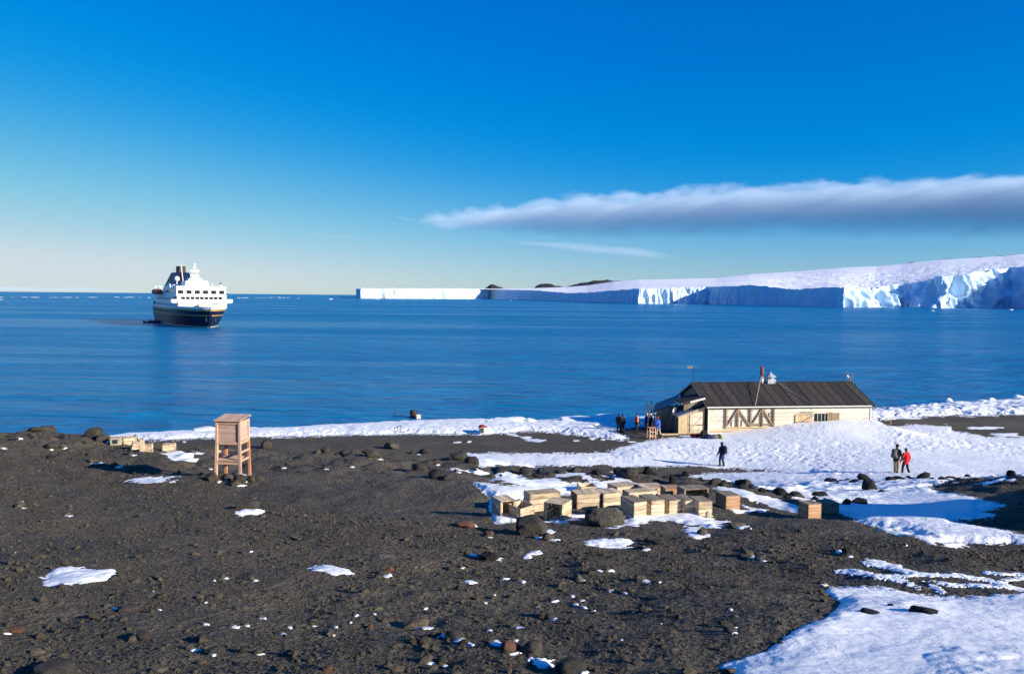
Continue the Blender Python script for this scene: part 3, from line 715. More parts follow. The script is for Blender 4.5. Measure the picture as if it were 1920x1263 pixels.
# prominent rocks, one by one: (foot px, foot py, width px, height ratio, material, label)
RK = [
    (1000, 1000, 76, .55, 'rock', 'big rounded dark boulder in front of the leftmost crates', 6),
    (1136, 986, 90, .50, 'rock', 'big dark boulder against the middle of the crate row', 7),
    (1634, 917, 36, .62, 'black_rock', 'black boulder standing alone in the snow gully', 2),
    (171, 822, 40, .62, 'rock', 'largest dark boulder on the left skyline crest', 1),
    (188, 829, 26, .6, 'rock', 'dark rock touching the largest skyline boulder on its right', 3),
    (85, 806, 30, .45, 'rock', 'low pointed rock on the left skyline crest', 4),
    (60, 809, 34, .3, 'rock', 'flat rock slab on the left skyline crest', 0),
    (97, 842, 28, .55, 'rock', 'dark rock with a white snow dab at its foot on the left slope', 2),
    (126, 846, 22, .4, 'rock', 'low dark rock below the left skyline crest', 5),
    (393, 903, 32, .62, 'rock', 'round dark stone at the left front leg of the louvred box', 6),
    (446, 905, 34, .5, 'rock', 'grey stone between the front legs of the louvred box', 1),
    (470, 903, 22, .7, 'rock', 'stone heaped at the right front leg of the louvred box', 3),
    (424, 899, 26, .6, 'rock', 'stone under the middle of the louvred box', 0),
    (484, 902, 20, .7, 'rock', 'outer right stone beside the louvred box legs', 5),
    (408, 893, 22, .5, 'rock', 'stone behind the left legs of the louvred box', 4),
    (497, 841, 22, .9, 'rock', 'upright split rock on the crest right of the louvred box', 2),
    (610, 849, 20, .8, 'rock', 'round dark rock on the crest beyond the louvred box', 6),
    (733, 842, 36, .4, 'rock', 'low wide rock on the crest above the beach', 1),
    (695, 858, 30, .5, 'rock', 'low brown rock below the crest left of the snow strip', 4),
    (862, 862, 40, .45, 'rock', 'angular crest rock at the left tip of the snow field', 3),
    (884, 868, 34, .5, 'rock', 'dark crest rock just right of the snow field tip', 5),
    (818, 897, 34, .7, 'black_rock', 'black jagged rock on the slope below the snow field tip', 2),
    (838, 900, 24, .6, 'rock', 'dark rock right beside the black jagged rock', 0),
    (785, 881, 40, .35, 'rock', 'broad low brown rock on the slope below the crest', 1),
    (1180, 896, 44, .45, 'rock', 'jagged crest rock behind the middle crates', 4),
    (1216, 889, 26, .8, 'black_rock', 'pointed black crest rock behind the crates', 3),
    (1160, 890, 24, .7, 'black_rock', 'black crest rock right of the ragged snow patch', 5),
    (1262, 905, 20, .9, 'black_rock', 'thin black upright rock behind the right crates', 2),
    (872, 989, 38, .38, 'rust_rock', 'brown rock with snow on it left of the big boulder', 1),
    (915, 1004, 26, .4, 'rust_rock', 'rust brown flat stone left of the big boulder', 4),
    (918, 1051, 52, .4, 'black_rock', 'pair of fused black rocks with a snow strip at the foot', 7),
    (1026, 1005, 14, .6, 'rock', 'small stone under the right edge of the big boulder', 0),
    (1235, 1020, 34, .3, 'rock', 'flat greenish slab below the crate row snow bank', 3),
    (1428, 1049, 30, .45, 'rock', 'dark rock on the open gravel below the orange crate', 6),
    (1594, 1039, 30, .5, 'rock', 'dark rock with blue snow behind it left of the lacy snow', 2),
    (1640, 1158, 50, .30, 'black_rock', 'oval black stone bedded in the lower right snow bank', 6),
    (1744, 1155, 56, .36, 'black_rock', 'larger black stone bedded in the lower right snow bank', 7),
    (1672, 1141, 15, .8, 'black_rock', 'small black stone near the larger one in the snow bank', 2),
    (1698, 1149, 17, .7, 'black_rock', 'small flat black stone left of the larger snow bank stone', 1),
    (1480, 1270, 34, .5, 'black_rock', 'black stone at the bottom edge inside the snow bank', 4),
    (1462, 1226, 22, .3, 'black_rock', 'dark stone on the left margin of the snow bank', 0),
    (1070, 1262, 64, .5, 'rock', 'biggest rock at the bottom edge with snow on its left', 7),
    (1000, 1225, 44, .6, 'rock', 'angular dark rock above the biggest bottom edge rock', 3),
    (954, 1219, 32, .72, 'rust_rock', 'brown rounded stone in the row of snowy stones near the bottom', 1),
    (854, 1200, 44, .42, 'rock', 'broad dark rock trailing snow near the bottom', 5),
    (794, 1206, 24, .6, 'rock', 'round stone with a snow dab left of the broad snowy rock', 2),
    (827, 1244, 26, .5, 'rock', 'dark stone with blue snow on its left at the bottom', 0),
    (611, 1259, 26, .6, 'rust_rock', 'red brown stone at the bottom left of centre', 6),
    (266, 1200, 32, .55, 'rock', 'round dark stone casting a shadow at the lower left', 1),
    (202, 1196, 26, .4, 'rock', 'flat dark stone next to a long shadow at the lower left', 4),
    (236, 1147, 40, .3, 'rock', 'low stone ledge with snow below the lone snow patch', 3),
    (214, 1118, 18, .5, 'rock', 'small dark stone under the lone snow patch', 5),
    (22, 1187, 40, .35, 'rust_rock', 'brown stone with snow at the left edge', 2),
    (372, 1200, 28, .5, 'rock', 'brown stone above a blue snow dab near the bottom', 0),
    (398, 1226, 40, .4, 'rock', 'flat rock with a snow wedge near the bottom left', 7),
    (456, 1222, 20, .6, 'rock', 'upright shard near the bottom left', 2),
    (88, 1268, 90, .35, 'rock', 'dark ledge rock cut by the bottom edge at the left', 6),
    (1028, 1162, 34, .45, 'rock', 'dark stone with a curved snow dab right of centre', 4),
    (1372, 1186, 34, .4, 'rock', 'rock with blue snow on its left near the snow bank margin', 1),
    (1195, 1246, 30, .4, 'rock', 'low greenish rock at the bottom right of centre', 3),
    (693, 1177, 13, .7, 'rust_rock', 'small round rust stone near the bottom centre', 5),
    (458, 955, 60, .32, 'rock', 'low rounded mound rock above the white snow wedge', 6),
    (730, 1071, 16, .7, 'rust_rock', 'small brown stone capped by a bright snow cone', 2),
    (1560, 950, 26, .5, 'black_rock', 'black rock behind the weathered crate', 3),
    (1590, 949, 20, .9, 'black_rock', 'upright black rock right of the weathered crate', 2),
    (1618, 947, 34, .5, 'black_rock', 'black rock at the edge of the rough snow right of the crates', 1),
    (1538, 931, 30, .5, 'black_rock', 'dark rock just behind the lone crate pair', 4),
    (1655, 925, 18, .5, 'black_rock', 'small black rock below the gully boulder', 5),
    (1900, 892, 20, .7, 'black_rock', 'black rock on the crest of the right mound', 0),
]
for px_, py_, w_, h_, k_, lab_, kk in RK:
    rock(px_, py_, w_, lab_, k_, h_, k=kk)
# scattered rocks of the crest and slopes, named by their order from the left
ORD = 'first second third fourth fifth sixth seventh eighth ninth tenth eleventh twelfth thirteenth fourteenth fifteenth sixteenth seventeenth eighteenth nineteenth twentieth'.split()
ORD += ['twenty-' + o for o in ORD[:9]]
def rock_row(spots, tail, group):
    spots.sort()
    for i, (px_, py_, w_, kind, h_) in enumerate(spots): rock(px_, py_, w_, ORD[i] + ' from left of the ' + tail, kind, h_, group)
rr = random.Random(5)
rock_row([(1560 + 262 * (i + rr.uniform(-.6, .6)) / 22, 897 + (5 if i < 10 else 0) + rr.uniform(-3, 3), rr.choice((8, 10, 14, 22, 27)), 'black_rock', rr.uniform(.3, .7)) for i in range(22)], 'dark rocks crossing the snow below the walkers', 'rocks in the line below the walkers')
rock_row([(1330 + 215 * q + rr.uniform(-10, 10), 901 + q * 38 + rr.uniform(-4, 7), rr.choice((7, 9, 12, 17, 26)), 'black_rock' if rr.random() < .6 else 'rock', rr.uniform(.35, .8)) for q in [rr.random() for _ in range(28)]], 'crest rocks along the snow edge right of the crates', 'rocks along the crest right of the crates')
rock_row([(x, 880 + max(0, x - 900) * .035 + rr.uniform(-2, 12), rr.choice((6, 8, 11, 15, 22)), 'rock' if rr.random() < .5 else 'black_rock', rr.uniform(.35, .7)) for x in [rr.uniform(885, 1325) for _ in range(27)]], 'small dark rocks on the crest above the crates', 'rocks on the crest above the crates')
rock_row([(rr.uniform(520, 870), 850 + rr.uniform(0, 55) * rr.random(), rr.choice((6, 8, 10, 14, 20)), 'rock' if rr.random() < .75 else 'black_rock', rr.uniform(.35, .7)) for _ in range(29)], 'small dark rocks right of the louvred box', 'rocks on the slope right of the louvred box')
rock_row([(rr.uniform(4, 205), 815 + rr.uniform(0, 60) * rr.random(), rr.choice((6, 8, 11, 16)), 'rock' if rr.random() < .75 else 'black_rock', rr.uniform(.3, .6)) for _ in range(20)], 'small dark rocks on the left skyline slope', 'rocks on the left skyline slope')

# snow dabs on the sunny side of stones, blue slivers on the shaded side (numerous scraps)
DABS = [(298, 1143, 10, 4), (215, 1141, 12, 5), (228, 1146, 14, 5), (18, 1187, 26, 6), (270, 1199, 10, 5), (365, 1219, 20, 6), (398, 1227, 18, 7), (490, 1226, 18, 4), (386, 1170, 14, 4), (440, 1175, 18, 6), (464, 1173, 10, 5), (494, 1159, 16, 4), (545, 1176, 10, 5), (532, 1188, 12, 4), (626, 1190, 20, 4), (588, 1173, 10, 4), (630, 1175, 10, 4),
        (479, 1088, 16, 4), (424, 1084, 14, 6), (402, 1088, 5, 4), (471, 1034, 9, 3), (728, 1078, 24, 12), (668, 1154, 10, 4), (702, 1151, 8, 4), (798, 1141, 9, 4), (800, 1177, 14, 6), (796, 1205, 12, 6), (795, 1176, 40, 7), (828, 1193, 16, 9), (858, 1200, 30, 6), (880, 1207, 22, 6), (962, 1225, 24, 5), (930, 1206, 24, 12), (967, 1201, 14, 5), (808, 1243, 28, 10), (834, 1248, 16, 7), (1094, 1260, 20, 9),
        (886, 985, 18, 7), (919, 1007, 12, 3), (1030, 997, 24, 12), (1010, 1008, 14, 6), (1040, 1012, 28, 5), (886, 1040, 22, 7), (930, 1047, 30, 9), (868, 1064, 10, 4), (1126, 1070, 16, 5), (1145, 1070, 16, 6), (948, 1085, 18, 6), (980, 1090, 16, 7), (1090, 1089, 20, 5), (1145, 1107, 14, 5), (1170, 1111, 10, 4), (1073, 1118, 12, 7), (1092, 1125, 14, 5), (1040, 1127, 16, 5), (1080, 1134, 12, 6), (1096, 1139, 14, 7), (1113, 1145, 12, 4), (1010, 1139, 10, 6), (1034, 1160, 28, 8), (975, 1176, 24, 4), (918, 1182, 12, 4), (910, 1130, 10, 4),
        (1392, 988, 26, 6), (1407, 991, 6, 5), (1430, 1051, 18, 4), (1410, 1044, 26, 8), (1573, 1033, 14, 9), (1594, 1043, 12, 4), (1372, 1176, 24, 8), (1377, 1187, 10, 4), (1370, 1143, 8, 4), (1210, 1088, 22, 8), (1237, 1091, 9, 3), (1172, 1112, 12, 5), (1546, 1096, 14, 6), (1212, 1030, 18, 6), (1228, 1017, 26, 8), (1325, 1003, 22, 7), (1700, 1022, 8, 4),
        (97, 842, 10, 8), (37, 822, 15, 4), (62, 819, 10, 4), (183, 868, 24, 4), (223, 875, 16, 6), (122, 840, 12, 4), (8, 840, 16, 3), (203, 828, 10, 4), (345, 828, 9, 4), (398, 896, 10, 5), (425, 899, 6, 5), (411, 903, 10, 5), (462, 903, 4, 4), (455, 890, 16, 4), (374, 850, 30, 4), (395, 879, 8, 4), (453, 910, 22, 4), (660, 875, 10, 3), (533, 877, 12, 3), (612, 879, 10, 3), (43, 952, 16, 4), (130, 967, 12, 4), (40, 941, 10, 2), (785, 851, 10, 3), (822, 871, 9, 3), (858, 829, 22, 4), (880, 828, 10, 5), (715, 861, 10, 3), (860, 885, 12, 4), (930, 897, 18, 4), (1148, 856, 6, 2), (250, 853, 14, 4), (1080, 826, 14, 4), (1110, 822, 16, 6), (1130, 824, 12, 4), (1150, 823, 12, 3), (1185, 828, 18, 3)]
for cx_, cy_, w_, h_ in DABS:
    g = patch_geo(ell(cx_, cy_, w_ * .85, max(h_ * .8, 2.6), tilt=random.uniform(-.12, .12)), .006 + 0.0008 * h_, 0.18, 22)
    if g: small.append(g)
for i in range(8):      # tiny crumbs
    px_ = random.uniform(10, 1560); py_ = 880 + 370 * random.random()
    if snow_inside(np.array([px_]), np.array([py_]))[0] > -10: continue
    g = patch_geo(ell(px_, py_, random.uniform(3, 7), random.uniform(1.6, 2.6)), .012, 0.08, 10)
    if g: small.append(g)
vs, qs, off = [], [], 0
for V_, q_ in small: vs.append(V_); qs.append(q_ + off); off += len(V_)
setp(link('snow', np_mesh('snow', np.concatenate(vs), np.concatenate(qs)), M['snow']), 'scraps of snow caught between the stones', kind='stuff')

# loose gravel and fist-sized stones: instanced on scattered points
N = 300000
U_ = RNG.uniform(-0.76, 0.76, N); Y_ = np.power(RNG.uniform(5.2 ** 1.3, 38 ** 1.3, N), 1 / 1.3); X_ = U_ * Y_
Z_ = gz(X_, Y_)
px_, py_ = proj(X_, Y_, Z_)
rad = 0.0058 / np.power(RNG.uniform(0.0012, 1, N), 0.37) * np.power(Y_ / 12, 0.25)
cl = fbm(X_ / 1.6, Y_ / 1.6, 3, 131)
keep = (snow_inside(px_, py_) < 3) & ((cl > -0.08) | (RNG.uniform(0, 1, N) < 0.45)) & (RNG.uniform(0, 1, N) < 1 - 0.5 * smooth(20, 38, Y_))
for (ax_, ay_, ar_) in PATCH_XY: keep &= ~(((X_ - ax_) ** 2 + (Y_ - ay_) ** 2 < (ar_ * 0.9) ** 2))
X_, Y_, Z_, rad = X_[keep], Y_[keep], Z_[keep], np.minimum(rad[keep], 0.05)
# a stone on the shaded side of every snow scrap
DB = np.array(DABS, float); sx_, sy_, sz_ = ground_at(DB[:, 0] - DB[:, 2] * .42, DB[:, 1] - 1.5)
X_ = np.concatenate([X_, sx_]); Y_ = np.concatenate([Y_, sy_]); Z_ = np.concatenate([Z_, sz_]); rad = np.concatenate([rad, np.clip(DB[:, 2] * RNG.uniform(.3, .55, len(DB)) / F * sy_, .02, .13)])
n_ = len(X_)
me = bpy.data.meshes.new('gravel'); me.vertices.add(n_)
me.vertices.foreach_set('co', np.stack([X_, Y_, Z_ + rad * 0.25], 1).astype(np.float32).ravel())
for nm, arr in (('rot', np.stack([RNG.uniform(-.5, .5, n_), RNG.uniform(-.5, .5, n_), RNG.uniform(0, 6.28, n_)], 1)), ('scl', np.stack([rad * RNG.uniform(.8, 1.5, n_), rad * RNG.uniform(.7, 1.1, n_), rad * RNG.uniform(.5, .95, n_)], 1))):
    at_ = me.attributes.new(nm, 'FLOAT_VECTOR', 'POINT'); at_.data.foreach_set('vector', arr.astype(np.float32).ravel())
at_ = me.attributes.new('idx', 'INT', 'POINT'); at_.data.foreach_set('value', RNG.integers(0, 5, n_).astype(np.int32))
gravel = setp(link('gravel', me, M['gravel']), 'loose volcanic gravel and small stones covering the hillside', kind='stuff')
ng = bpy.data.node_groups.new('gravel_scatter', 'GeometryNodeTree')
ng.interface.new_socket('Geometry', in_out='INPUT', socket_type='NodeSocketGeometry'); ng.interface.new_socket('Geometry', in_out='OUTPUT', socket_type='NodeSocketGeometry')
gi = ng.nodes.new('NodeGroupInput'); go = ng.nodes.new('NodeGroupOutput'); jn = ng.nodes.new('GeometryNodeJoinGeometry')
for k in range(5):
    ico = ng.nodes.new('GeometryNodeMeshIcoSphere'); ico.inputs['Radius'].default_value = 1.0; ico.inputs['Subdivisions'].default_value = 2
    sp = ng.nodes.new('GeometryNodeSetPosition'); nt = ng.nodes.new('ShaderNodeTexNoise'); ps = ng.nodes.new('GeometryNodeInputPosition')
    ad = ng.nodes.new('ShaderNodeVectorMath'); ad.operation = 'ADD'; ad.inputs[1].default_value = (k * 9.1, k * 3.7, 2.2)
    sb = ng.nodes.new('ShaderNodeVectorMath'); sb.operation = 'SUBTRACT'; sb.inputs[1].default_value = (.5, .5, .5)
    sc = ng.nodes.new('ShaderNodeVectorMath'); sc.operation = 'SCALE'; sc.inputs['Scale'].default_value = 1.5
    nt.inputs['Scale'].default_value = 1.1; nt.inputs['Detail'].default_value = 3
    sm = ng.nodes.new('GeometryNodeSetMaterial'); sm.inputs['Material'].default_value = M['gravel']
    g2 = ng.nodes.new('GeometryNodeGeometryToInstance')
    L_ = ng.links.new
    L_(ps.outputs[0], ad.inputs[0]); L_(ad.outputs[0], nt.inputs['Vector']); L_(nt.outputs['Color'], sb.inputs[0]); L_(sb.outputs[0], sc.inputs[0]); L_(sc.outputs[0], sp.inputs['Offset'])
    L_(ico.outputs['Mesh'], sp.inputs['Geometry']); L_(sp.outputs[0], sm.inputs['Geometry']); L_(sm.outputs[0], g2.inputs[0]); L_(g2.outputs[0], jn.inputs[0])
ip = ng.nodes.new('GeometryNodeInstanceOnPoints'); ip.inputs['Pick Instance'].default_value = True
def named(nm, ty):
    x = ng.nodes.new('GeometryNodeInputNamedAttribute'); x.data_type = ty; x.inputs['Name'].default_value = nm
    return next(o for o in x.outputs if o.enabled and o.name == 'Attribute')
L_(gi.outputs[0], ip.inputs['Points']); L_(jn.outputs[0], ip.inputs['Instance']); L_(named('idx', 'INT'), ip.inputs['Instance Index'])
L_(named('rot', 'FLOAT_VECTOR'), ip.inputs['Rotation']); L_(named('scl', 'FLOAT_VECTOR'), ip.inputs['Scale']); L_(ip.outputs[0], go.inputs[0])
md = gravel.modifiers.new('scatter', 'NODES'); md.node_group = ng

# ------------------------------------------------------------------ clouds: real volumes far out over the glacier
def cloud(label, dom, shape, dens, seed, nscale=(0.0016, 0.0016, 0.0028), amp=260.0, top_amp=1.0, soft=(90.0, 220.0), rim=0.0):
    """dom: box (x0, x1, y0, y1, z0, z1) in metres; shape: (x, bottom, top) outline points"""
    x0, x1, y0, y1, z0, z1 = dom
    o = MB().box(((x0 + x1) / 2, (y0 + y1) / 2, (z0 + z1) / 2), (x1 - x0, y1 - y0, z1 - z0)).build('cloud', None)
    t = MT('cloud_vapour'); t.n.remove(t.b)
    vol = t.node('ShaderNodeVolumePrincipled'); t.l.new(vol.outputs[0], t.out.inputs['Volume'])
    vol.inputs['Color'].default_value = (0.80, 0.93, 1, 1); vol.inputs['Anisotropy'].default_value = -0.1
    tc = t.node('ShaderNodeTexCoord'); sp = t.node('ShaderNodeSeparateXYZ'); t.l.new(tc.outputs['Object'], sp.inputs[0])
    mr = t.node('ShaderNodeMapRange'); mr.inputs['From Min'].default_value = x0; mr.inputs['From Max'].default_value = x1; t.l.new(sp.outputs[0], mr.inputs[0])
    def curve(k):
        lo = min(s_[k] for s_ in shape) - 1; hi = max(s_[k] for s_ in shape) + 1
        r = t.node('ShaderNodeValToRGB'); r.color_ramp.interpolation = 'B_SPLINE'
        while len(r.color_ramp.elements) < len(shape): r.color_ramp.elements.new(0.5)
        for e, s_ in zip(r.color_ramp.elements, shape):
            e.position = (s_[0] - x0) / (x1 - x0); v = (s_[k] - lo) / (hi - lo); e.color = (v, v, v, 1)
        t.l.new(mr.outputs[0], r.inputs[0])
        return t.math('ADD', t.math('MULTIPLY', r.outputs[0], hi - lo), lo)
    bot, top = curve(1), curve(2)
    mp = t.node('ShaderNodeMapping'); mp.inputs['Scale'].default_value = nscale; mp.inputs['Location'].default_value = (seed * 3.1, seed * 1.7, 0)
    t.l.new(tc.outputs['Object'], mp.inputs[0])
    n = t.noise(mp.outputs[0], 1.0, 7, 0.60)
    nd = t.math('MULTIPLY', t.math('SUBTRACT', n, 0.5), amp)
    a = t.math('DIVIDE', t.math('ADD', t.math('SUBTRACT', top, sp.outputs[2]), t.math('MULTIPLY', nd, top_amp)), soft[0])
    ym = (y0 + y1) / 2
    if rim:      # flat underside that climbs towards the viewer to a billowing front rim
        fr_ = t.node('ShaderNodeMapRange'); fr_.inputs['From Min'].default_value = y0 + 300; fr_.inputs['From Max'].default_value = y1 - 200; fr_.inputs['To Min'].default_value = 1.0; fr_.inputs['To Max'].default_value = 0.0
        t.l.new(sp.outputs[1], fr_.inputs[0])
        bot = t.math('ADD', bot, t.math('MULTIPLY', t.math('MAXIMUM', t.math('SUBTRACT', t.math('SUBTRACT', top, rim), bot), 0.0), fr_.outputs[0]))
    b = t.math('DIVIDE', t.math('ADD', t.math('SUBTRACT', sp.outputs[2], bot), t.math('MULTIPLY', nd, 0.45)), soft[1])
    # rounded towards the front and back
    yy = t.math('DIVIDE', t.math('SUBTRACT', sp.outputs[1], ym), (y1 - y0) / 2)
    yf = t.math('MULTIPLY', t.math('SUBTRACT', t.math('SUBTRACT', 1.0, t.math('MULTIPLY', yy, yy)), t.math('MULTIPLY', t.math('SUBTRACT', n, 0.5), -1.2)), 3.0)
    d = t.math('MINIMUM', t.math('MINIMUM', a, b), yf)
    cl_ = t.node('ShaderNodeClamp'); t.l.new(d, cl_.inputs[0])
    t.l.new(t.math('MULTIPLY', cl_.outputs[0], dens), vol.inputs['Density'])
    o.data.materials.append(t.m)
    return setp(o, label, 'cloud')
CY = 14000.0
def cshape(rows): return [(pixat(px, yb, CY).x, pixat(px, yb, CY).z, pixat(px, yt, CY).z) for px, yb, yt in rows]
BANK = cshape([(760, 416, 418), (850, 428, 408), (960, 436, 390), (1090, 444, 374), (1250, 442, 368), (1480, 437, 352), (1720, 440, 347), (1950, 446, 338), (2500, 440, 300)])
cloud('long grey cloud bank with a bright billowing top over the glacier', (BANK[0][0] - 300, BANK[-1][0], CY - 1100, CY + 1100, 700, 2700), BANK, 0.0021, 1, (0.0021, 0.0017, 0.0036), 560.0, 0.85, (100.0, 240.0), 220.0)
def wisp(label, rows, dens, seed, half=700, amp=60.0, soft=(40.0, 60.0)):
    W = cshape(rows); zs_ = [z for r_ in W for z in r_[1:]]
    cloud(label, (W[0][0] - 100, W[-1][0] + 100, CY - half, CY + half, min(zs_) - 120, max(zs_) + 120), W, dens, seed, (0.0016, 0.003, 0.008), amp, 1.0, soft)
wisp('small grey lens shaped cloud below the long cloud bank', [(955, 456, 454), (1010, 465, 455), (1080, 474, 457), (1150, 478, 465), (1200, 482, 465), (1262, 485, 484)], 0.0006, 2)
wisp('thin flat cloud streak high left of the ice cliff', [(585, 441, 440), (640, 446, 441), (712, 451, 450)], 0.0005, 3, 500, 30, (25, 30))
wisp('short thin cloud streak left of the small lens shaped cloud', [(815, 459, 458), (860, 464, 459), (914, 466, 465)], 0.0007, 4, 500, 30, (25, 30))
wisp('faint white cloud puffs low on the horizon left of the ship', [(-120, 546, 538), (20, 546, 533), (70, 546, 542), (150, 546, 535), (200, 547, 543), (262, 548, 546)], 0.0006, 5, 800, 60, (50, 50))

# ------------------------------------------------------------------ glacier, far hills, ice floes, bergs
COAST = [  # px, depth, waterline py, cliff top py, skyline py, relief
    (668, 3020, 559, 541.5, 541, 9), (676, 2960, 559, 541, 540.5, 14), (760, 3100, 559, 541, 540.5, 14), (860, 3330, 559.5, 541.5, 540.5, 15), (918, 3500, 560, 542, 541, 12), (932, 3420, 560, 543, 541, 6), (1000, 2700, 562, 544, 540, 3), (1060, 2250, 564, 549, 538, 3), (1100, 2060, 565, 549, 535, 3), (1150, 1840, 567, 544, 528, 3), (1190, 1700, 568.5, 541, 525, 5),
    (1197, 1680, 569, 541, 524.5, 12), (1260, 1690, 569.5, 540, 523, 12), (1328, 1700, 570, 538, 521.5, 12), (1342, 1640, 570.5, 537, 521, 6), (1405, 1540, 571, 534, 514, 4), (1489, 1430, 572.5, 542, 509, 3), (1545, 1350, 573.5, 538, 504.5, 4), (1574, 1310, 574, 537.5, 502, 8),
    (1582, 1300, 574, 537, 501.5, 16), (1615, 1330, 574, 539, 500, 18), (1645, 1350, 574.5, 541, 499, 20), (1690, 1385, 575, 531, 495, 24), (1715, 1375, 575.3, 526, 492, 22), (1765, 1325, 575.5, 518, 487, 18), (1780, 1335, 576, 517, 486, 22), (1833, 1370, 576, 512, 483, 26), (1880, 1430, 576, 502, 480, 26), (1900, 1420, 576, 499, 478, 16), (1940, 1350, 576.5, 494, 475, 12), (2050, 1250, 577, 480, 466, 14), (2300, 1100, 578, 455, 440, 14)]
CP = np.array(COAST, float)
ns = 1500
tp = np.interp(np.linspace(0, 1, ns), np.linspace(0, 1, 400), np.interp(np.linspace(0, 1, 400), [0, .35, .82, 1], [668, 1190, 1935, 2300]))
def ci(col): return np.interp(tp, CP[:, 0], CP[:, col])
cY = ci(1); cTop = ci(3); cSky = ci(4); cRel = ci(5)
uW, vW = ray(tp, ci(2))
cX = uW * cY
seg = np.hypot(np.gradient(cX), np.gradient(cY)); arc = np.cumsum(seg)
tx = np.gradient(cX); ty = np.gradient(cY); tl = np.hypot(tx, ty); nx_, ny_ = ty / tl, -tx / tl      # outward (to the sea)
k_ = np.ones(9) / 9
nx_ = np.convolve(np.pad(nx_, 4, mode='edge'), k_, 'valid'); ny_ = np.convolve(np.pad(ny_, 4, mode='edge'), k_, 'valid')
_, vT = ray(tp, cTop); zT = ZC - vT * cY
zT = zT + 2.5 * vnoise(arc / 14, arc * 0, 201) + 2.0 * np.minimum(vnoise(arc / 6, arc * 0, 205), 0) * (cRel / 6)
rows = 26
fr = np.linspace(0, 1, rows)
AX, AZ = np.meshgrid(arc, fr, indexing='ij')
lean = np.interp(tp, [668, 1600, 1700, 1900, 2300], [0.10, 0.15, 0.42, 0.5, 0.6])[:, None]
chaos = smooth(1580, 1720, tp)[:, None]
fl = np.abs(fbm(AX / 26, AZ * 0.5 + AX * 0, 3, 211)) * 2.6 - 0.55
big = fbm(AX / 70, AZ * 1.2, 3, 221) * 1.5
fin = fbm(AX / 7, AZ * 4, 3, 231)
diag = fbm((AX + AZ * 60) / 45, AZ * 1.6 + 5, 4, 241) * 2.0
disp = cRel[:, None] * ((fl * 0.85 + 0.2 * big) * (1 - chaos) + chaos * (diag * 0.5 + fl * 1.0) + 0.22 * fin) * (0.5 + 0.5 * np.sin(AZ * PI * 0.9 + 0.25))
zz = -3 + (zT[:, None] + 3) * AZ
off = disp - lean * zz * 0.55
cXX = cX[:, None] + nx_[:, None] * off; cYY = cY[:, None] + ny_[:, None] * off
glacier = setp(bpy.data.objects.new('glacier', None), 'tidewater glacier ending in a long ice cliff with snow slopes above', kind='structure'); COL.objects.link(glacier)
o = link('ice_cliff', np_mesh('ice_cliff', np.stack([cXX, cYY, zz], -1).reshape(-1, 3), grid_quads(ns, rows)[:, ::-1]), M['glacier'], glacier)
# snow above: from the cliff edge up to the skyline
rs_ = 60
_, vS = ray(tp, cSky)
Yb = np.interp(tp, [668, 930, 1200, 1600, 2300], [4600, 6000, 5200, 4300, 3600])
zSky = ZC - vS * Yb; Xb = ray(tp, cSky)[0] * Yb
g_ = np.linspace(0, 1, rs_)[None, :] ** 1.7
ex, ey, ez = cXX[:, -1:], cYY[:, -1:], zz[:, -1:]
smk = lambda a: np.convolve(np.pad(a[:, 0], 40, mode='edge'), np.ones(81) / 81, 'valid')[:, None]
sg = smooth(0.0, 0.012, g_)
ex, ey, ez = [a * (1 - sg) + smk(a) * sg for a in (ex, ey, ez)]
sx = ex + (Xb[:, None] - ex) * g_; sy = ey + (Yb[:, None] - ey) * g_
sz = ez + (zSky[:, None] - ez) * g_ + (np.sin(g_ * PI) * (-0.010) * (Yb[:, None] - ey)) * smooth(1300, 1800, tp)[:, None]
cre = smooth(1350, 1500, tp)[:, None] * (1 - smooth(0.5, 0.95, g_)) * smooth(0.0, 0.05, g_)
sz = sz + cre * (2.6 * (np.abs(fbm(sx / 45 + sy / 400, sy / 110, 4, 251)) * 2 - 0.5)) + smooth(0, .1, g_) * (1 - smooth(.8, 1, g_)) * 3 * fbm(sx / 120, sy / 160, 3, 255)
dropx = sx[:, -1:] * 1.3; V_ = np.concatenate([np.stack([sx, sy, sz], -1), np.stack([dropx, sy[:, -1:] * 1.3, sz[:, -1:] - 160], -1)], 1)
link('snow_slope', np_mesh('snow_slope', V_.reshape(-1, 3), grid_quads(ns, rs_ + 1)[:, ::-1]), M['glacier_snow'], glacier)

def far_hill(name, label, prof, Y, depth, m):
    """prof: list of (px, py) of the outline from left to right; built as a rounded ridge with real depth"""
    xs = np.linspace(prof[0][0], prof[-1][0], 70); ys = np.interp(xs, [p[0] for p in prof], [p[1] for p in prof])
    u, v = ray(xs, ys); zt = ZC - v * Y + np.abs(v) * 0
    rings = []
    for s in np.linspace(-1, 1, 13):
        kk = 1 - s * s
        z = (zt + 30) * kk - 30 + fbm(u * Y / 60, np.full_like(u, s * 3), 3, 301) * 14 * kk
        rings.append(np.stack([u * (Y + s * depth), np.full_like(u, Y + s * depth), z], -1))
    V = np.stack(rings, 1).reshape(-1, 3)
    return setp(link(name, np_mesh(name, V, grid_quads(70, 13)), m), label, kind='structure')
far_hill('island', 'small dark peaked rock island beyond the ice shelf', [(908, 542), (914, 538), (919, 533.5), (924, 532.5), (932, 535.5), (946, 541)], 9000, 500, M['far_rock'])
far_hill('island', 'rounded dark island beyond the ice shelf', [(1000, 540), (1008, 534), (1020, 531.5), (1034, 532), (1042, 536), (1050, 535), (1060, 538)], 9000, 500, M['far_rock'])
far_hill('island', 'long low dark island beyond the ice shelf', [(1062, 537), (1090, 531), (1115, 525), (1136, 524), (1150, 526), (1170, 527.5), (1180, 533)], 9000, 600, M['far_rock'])
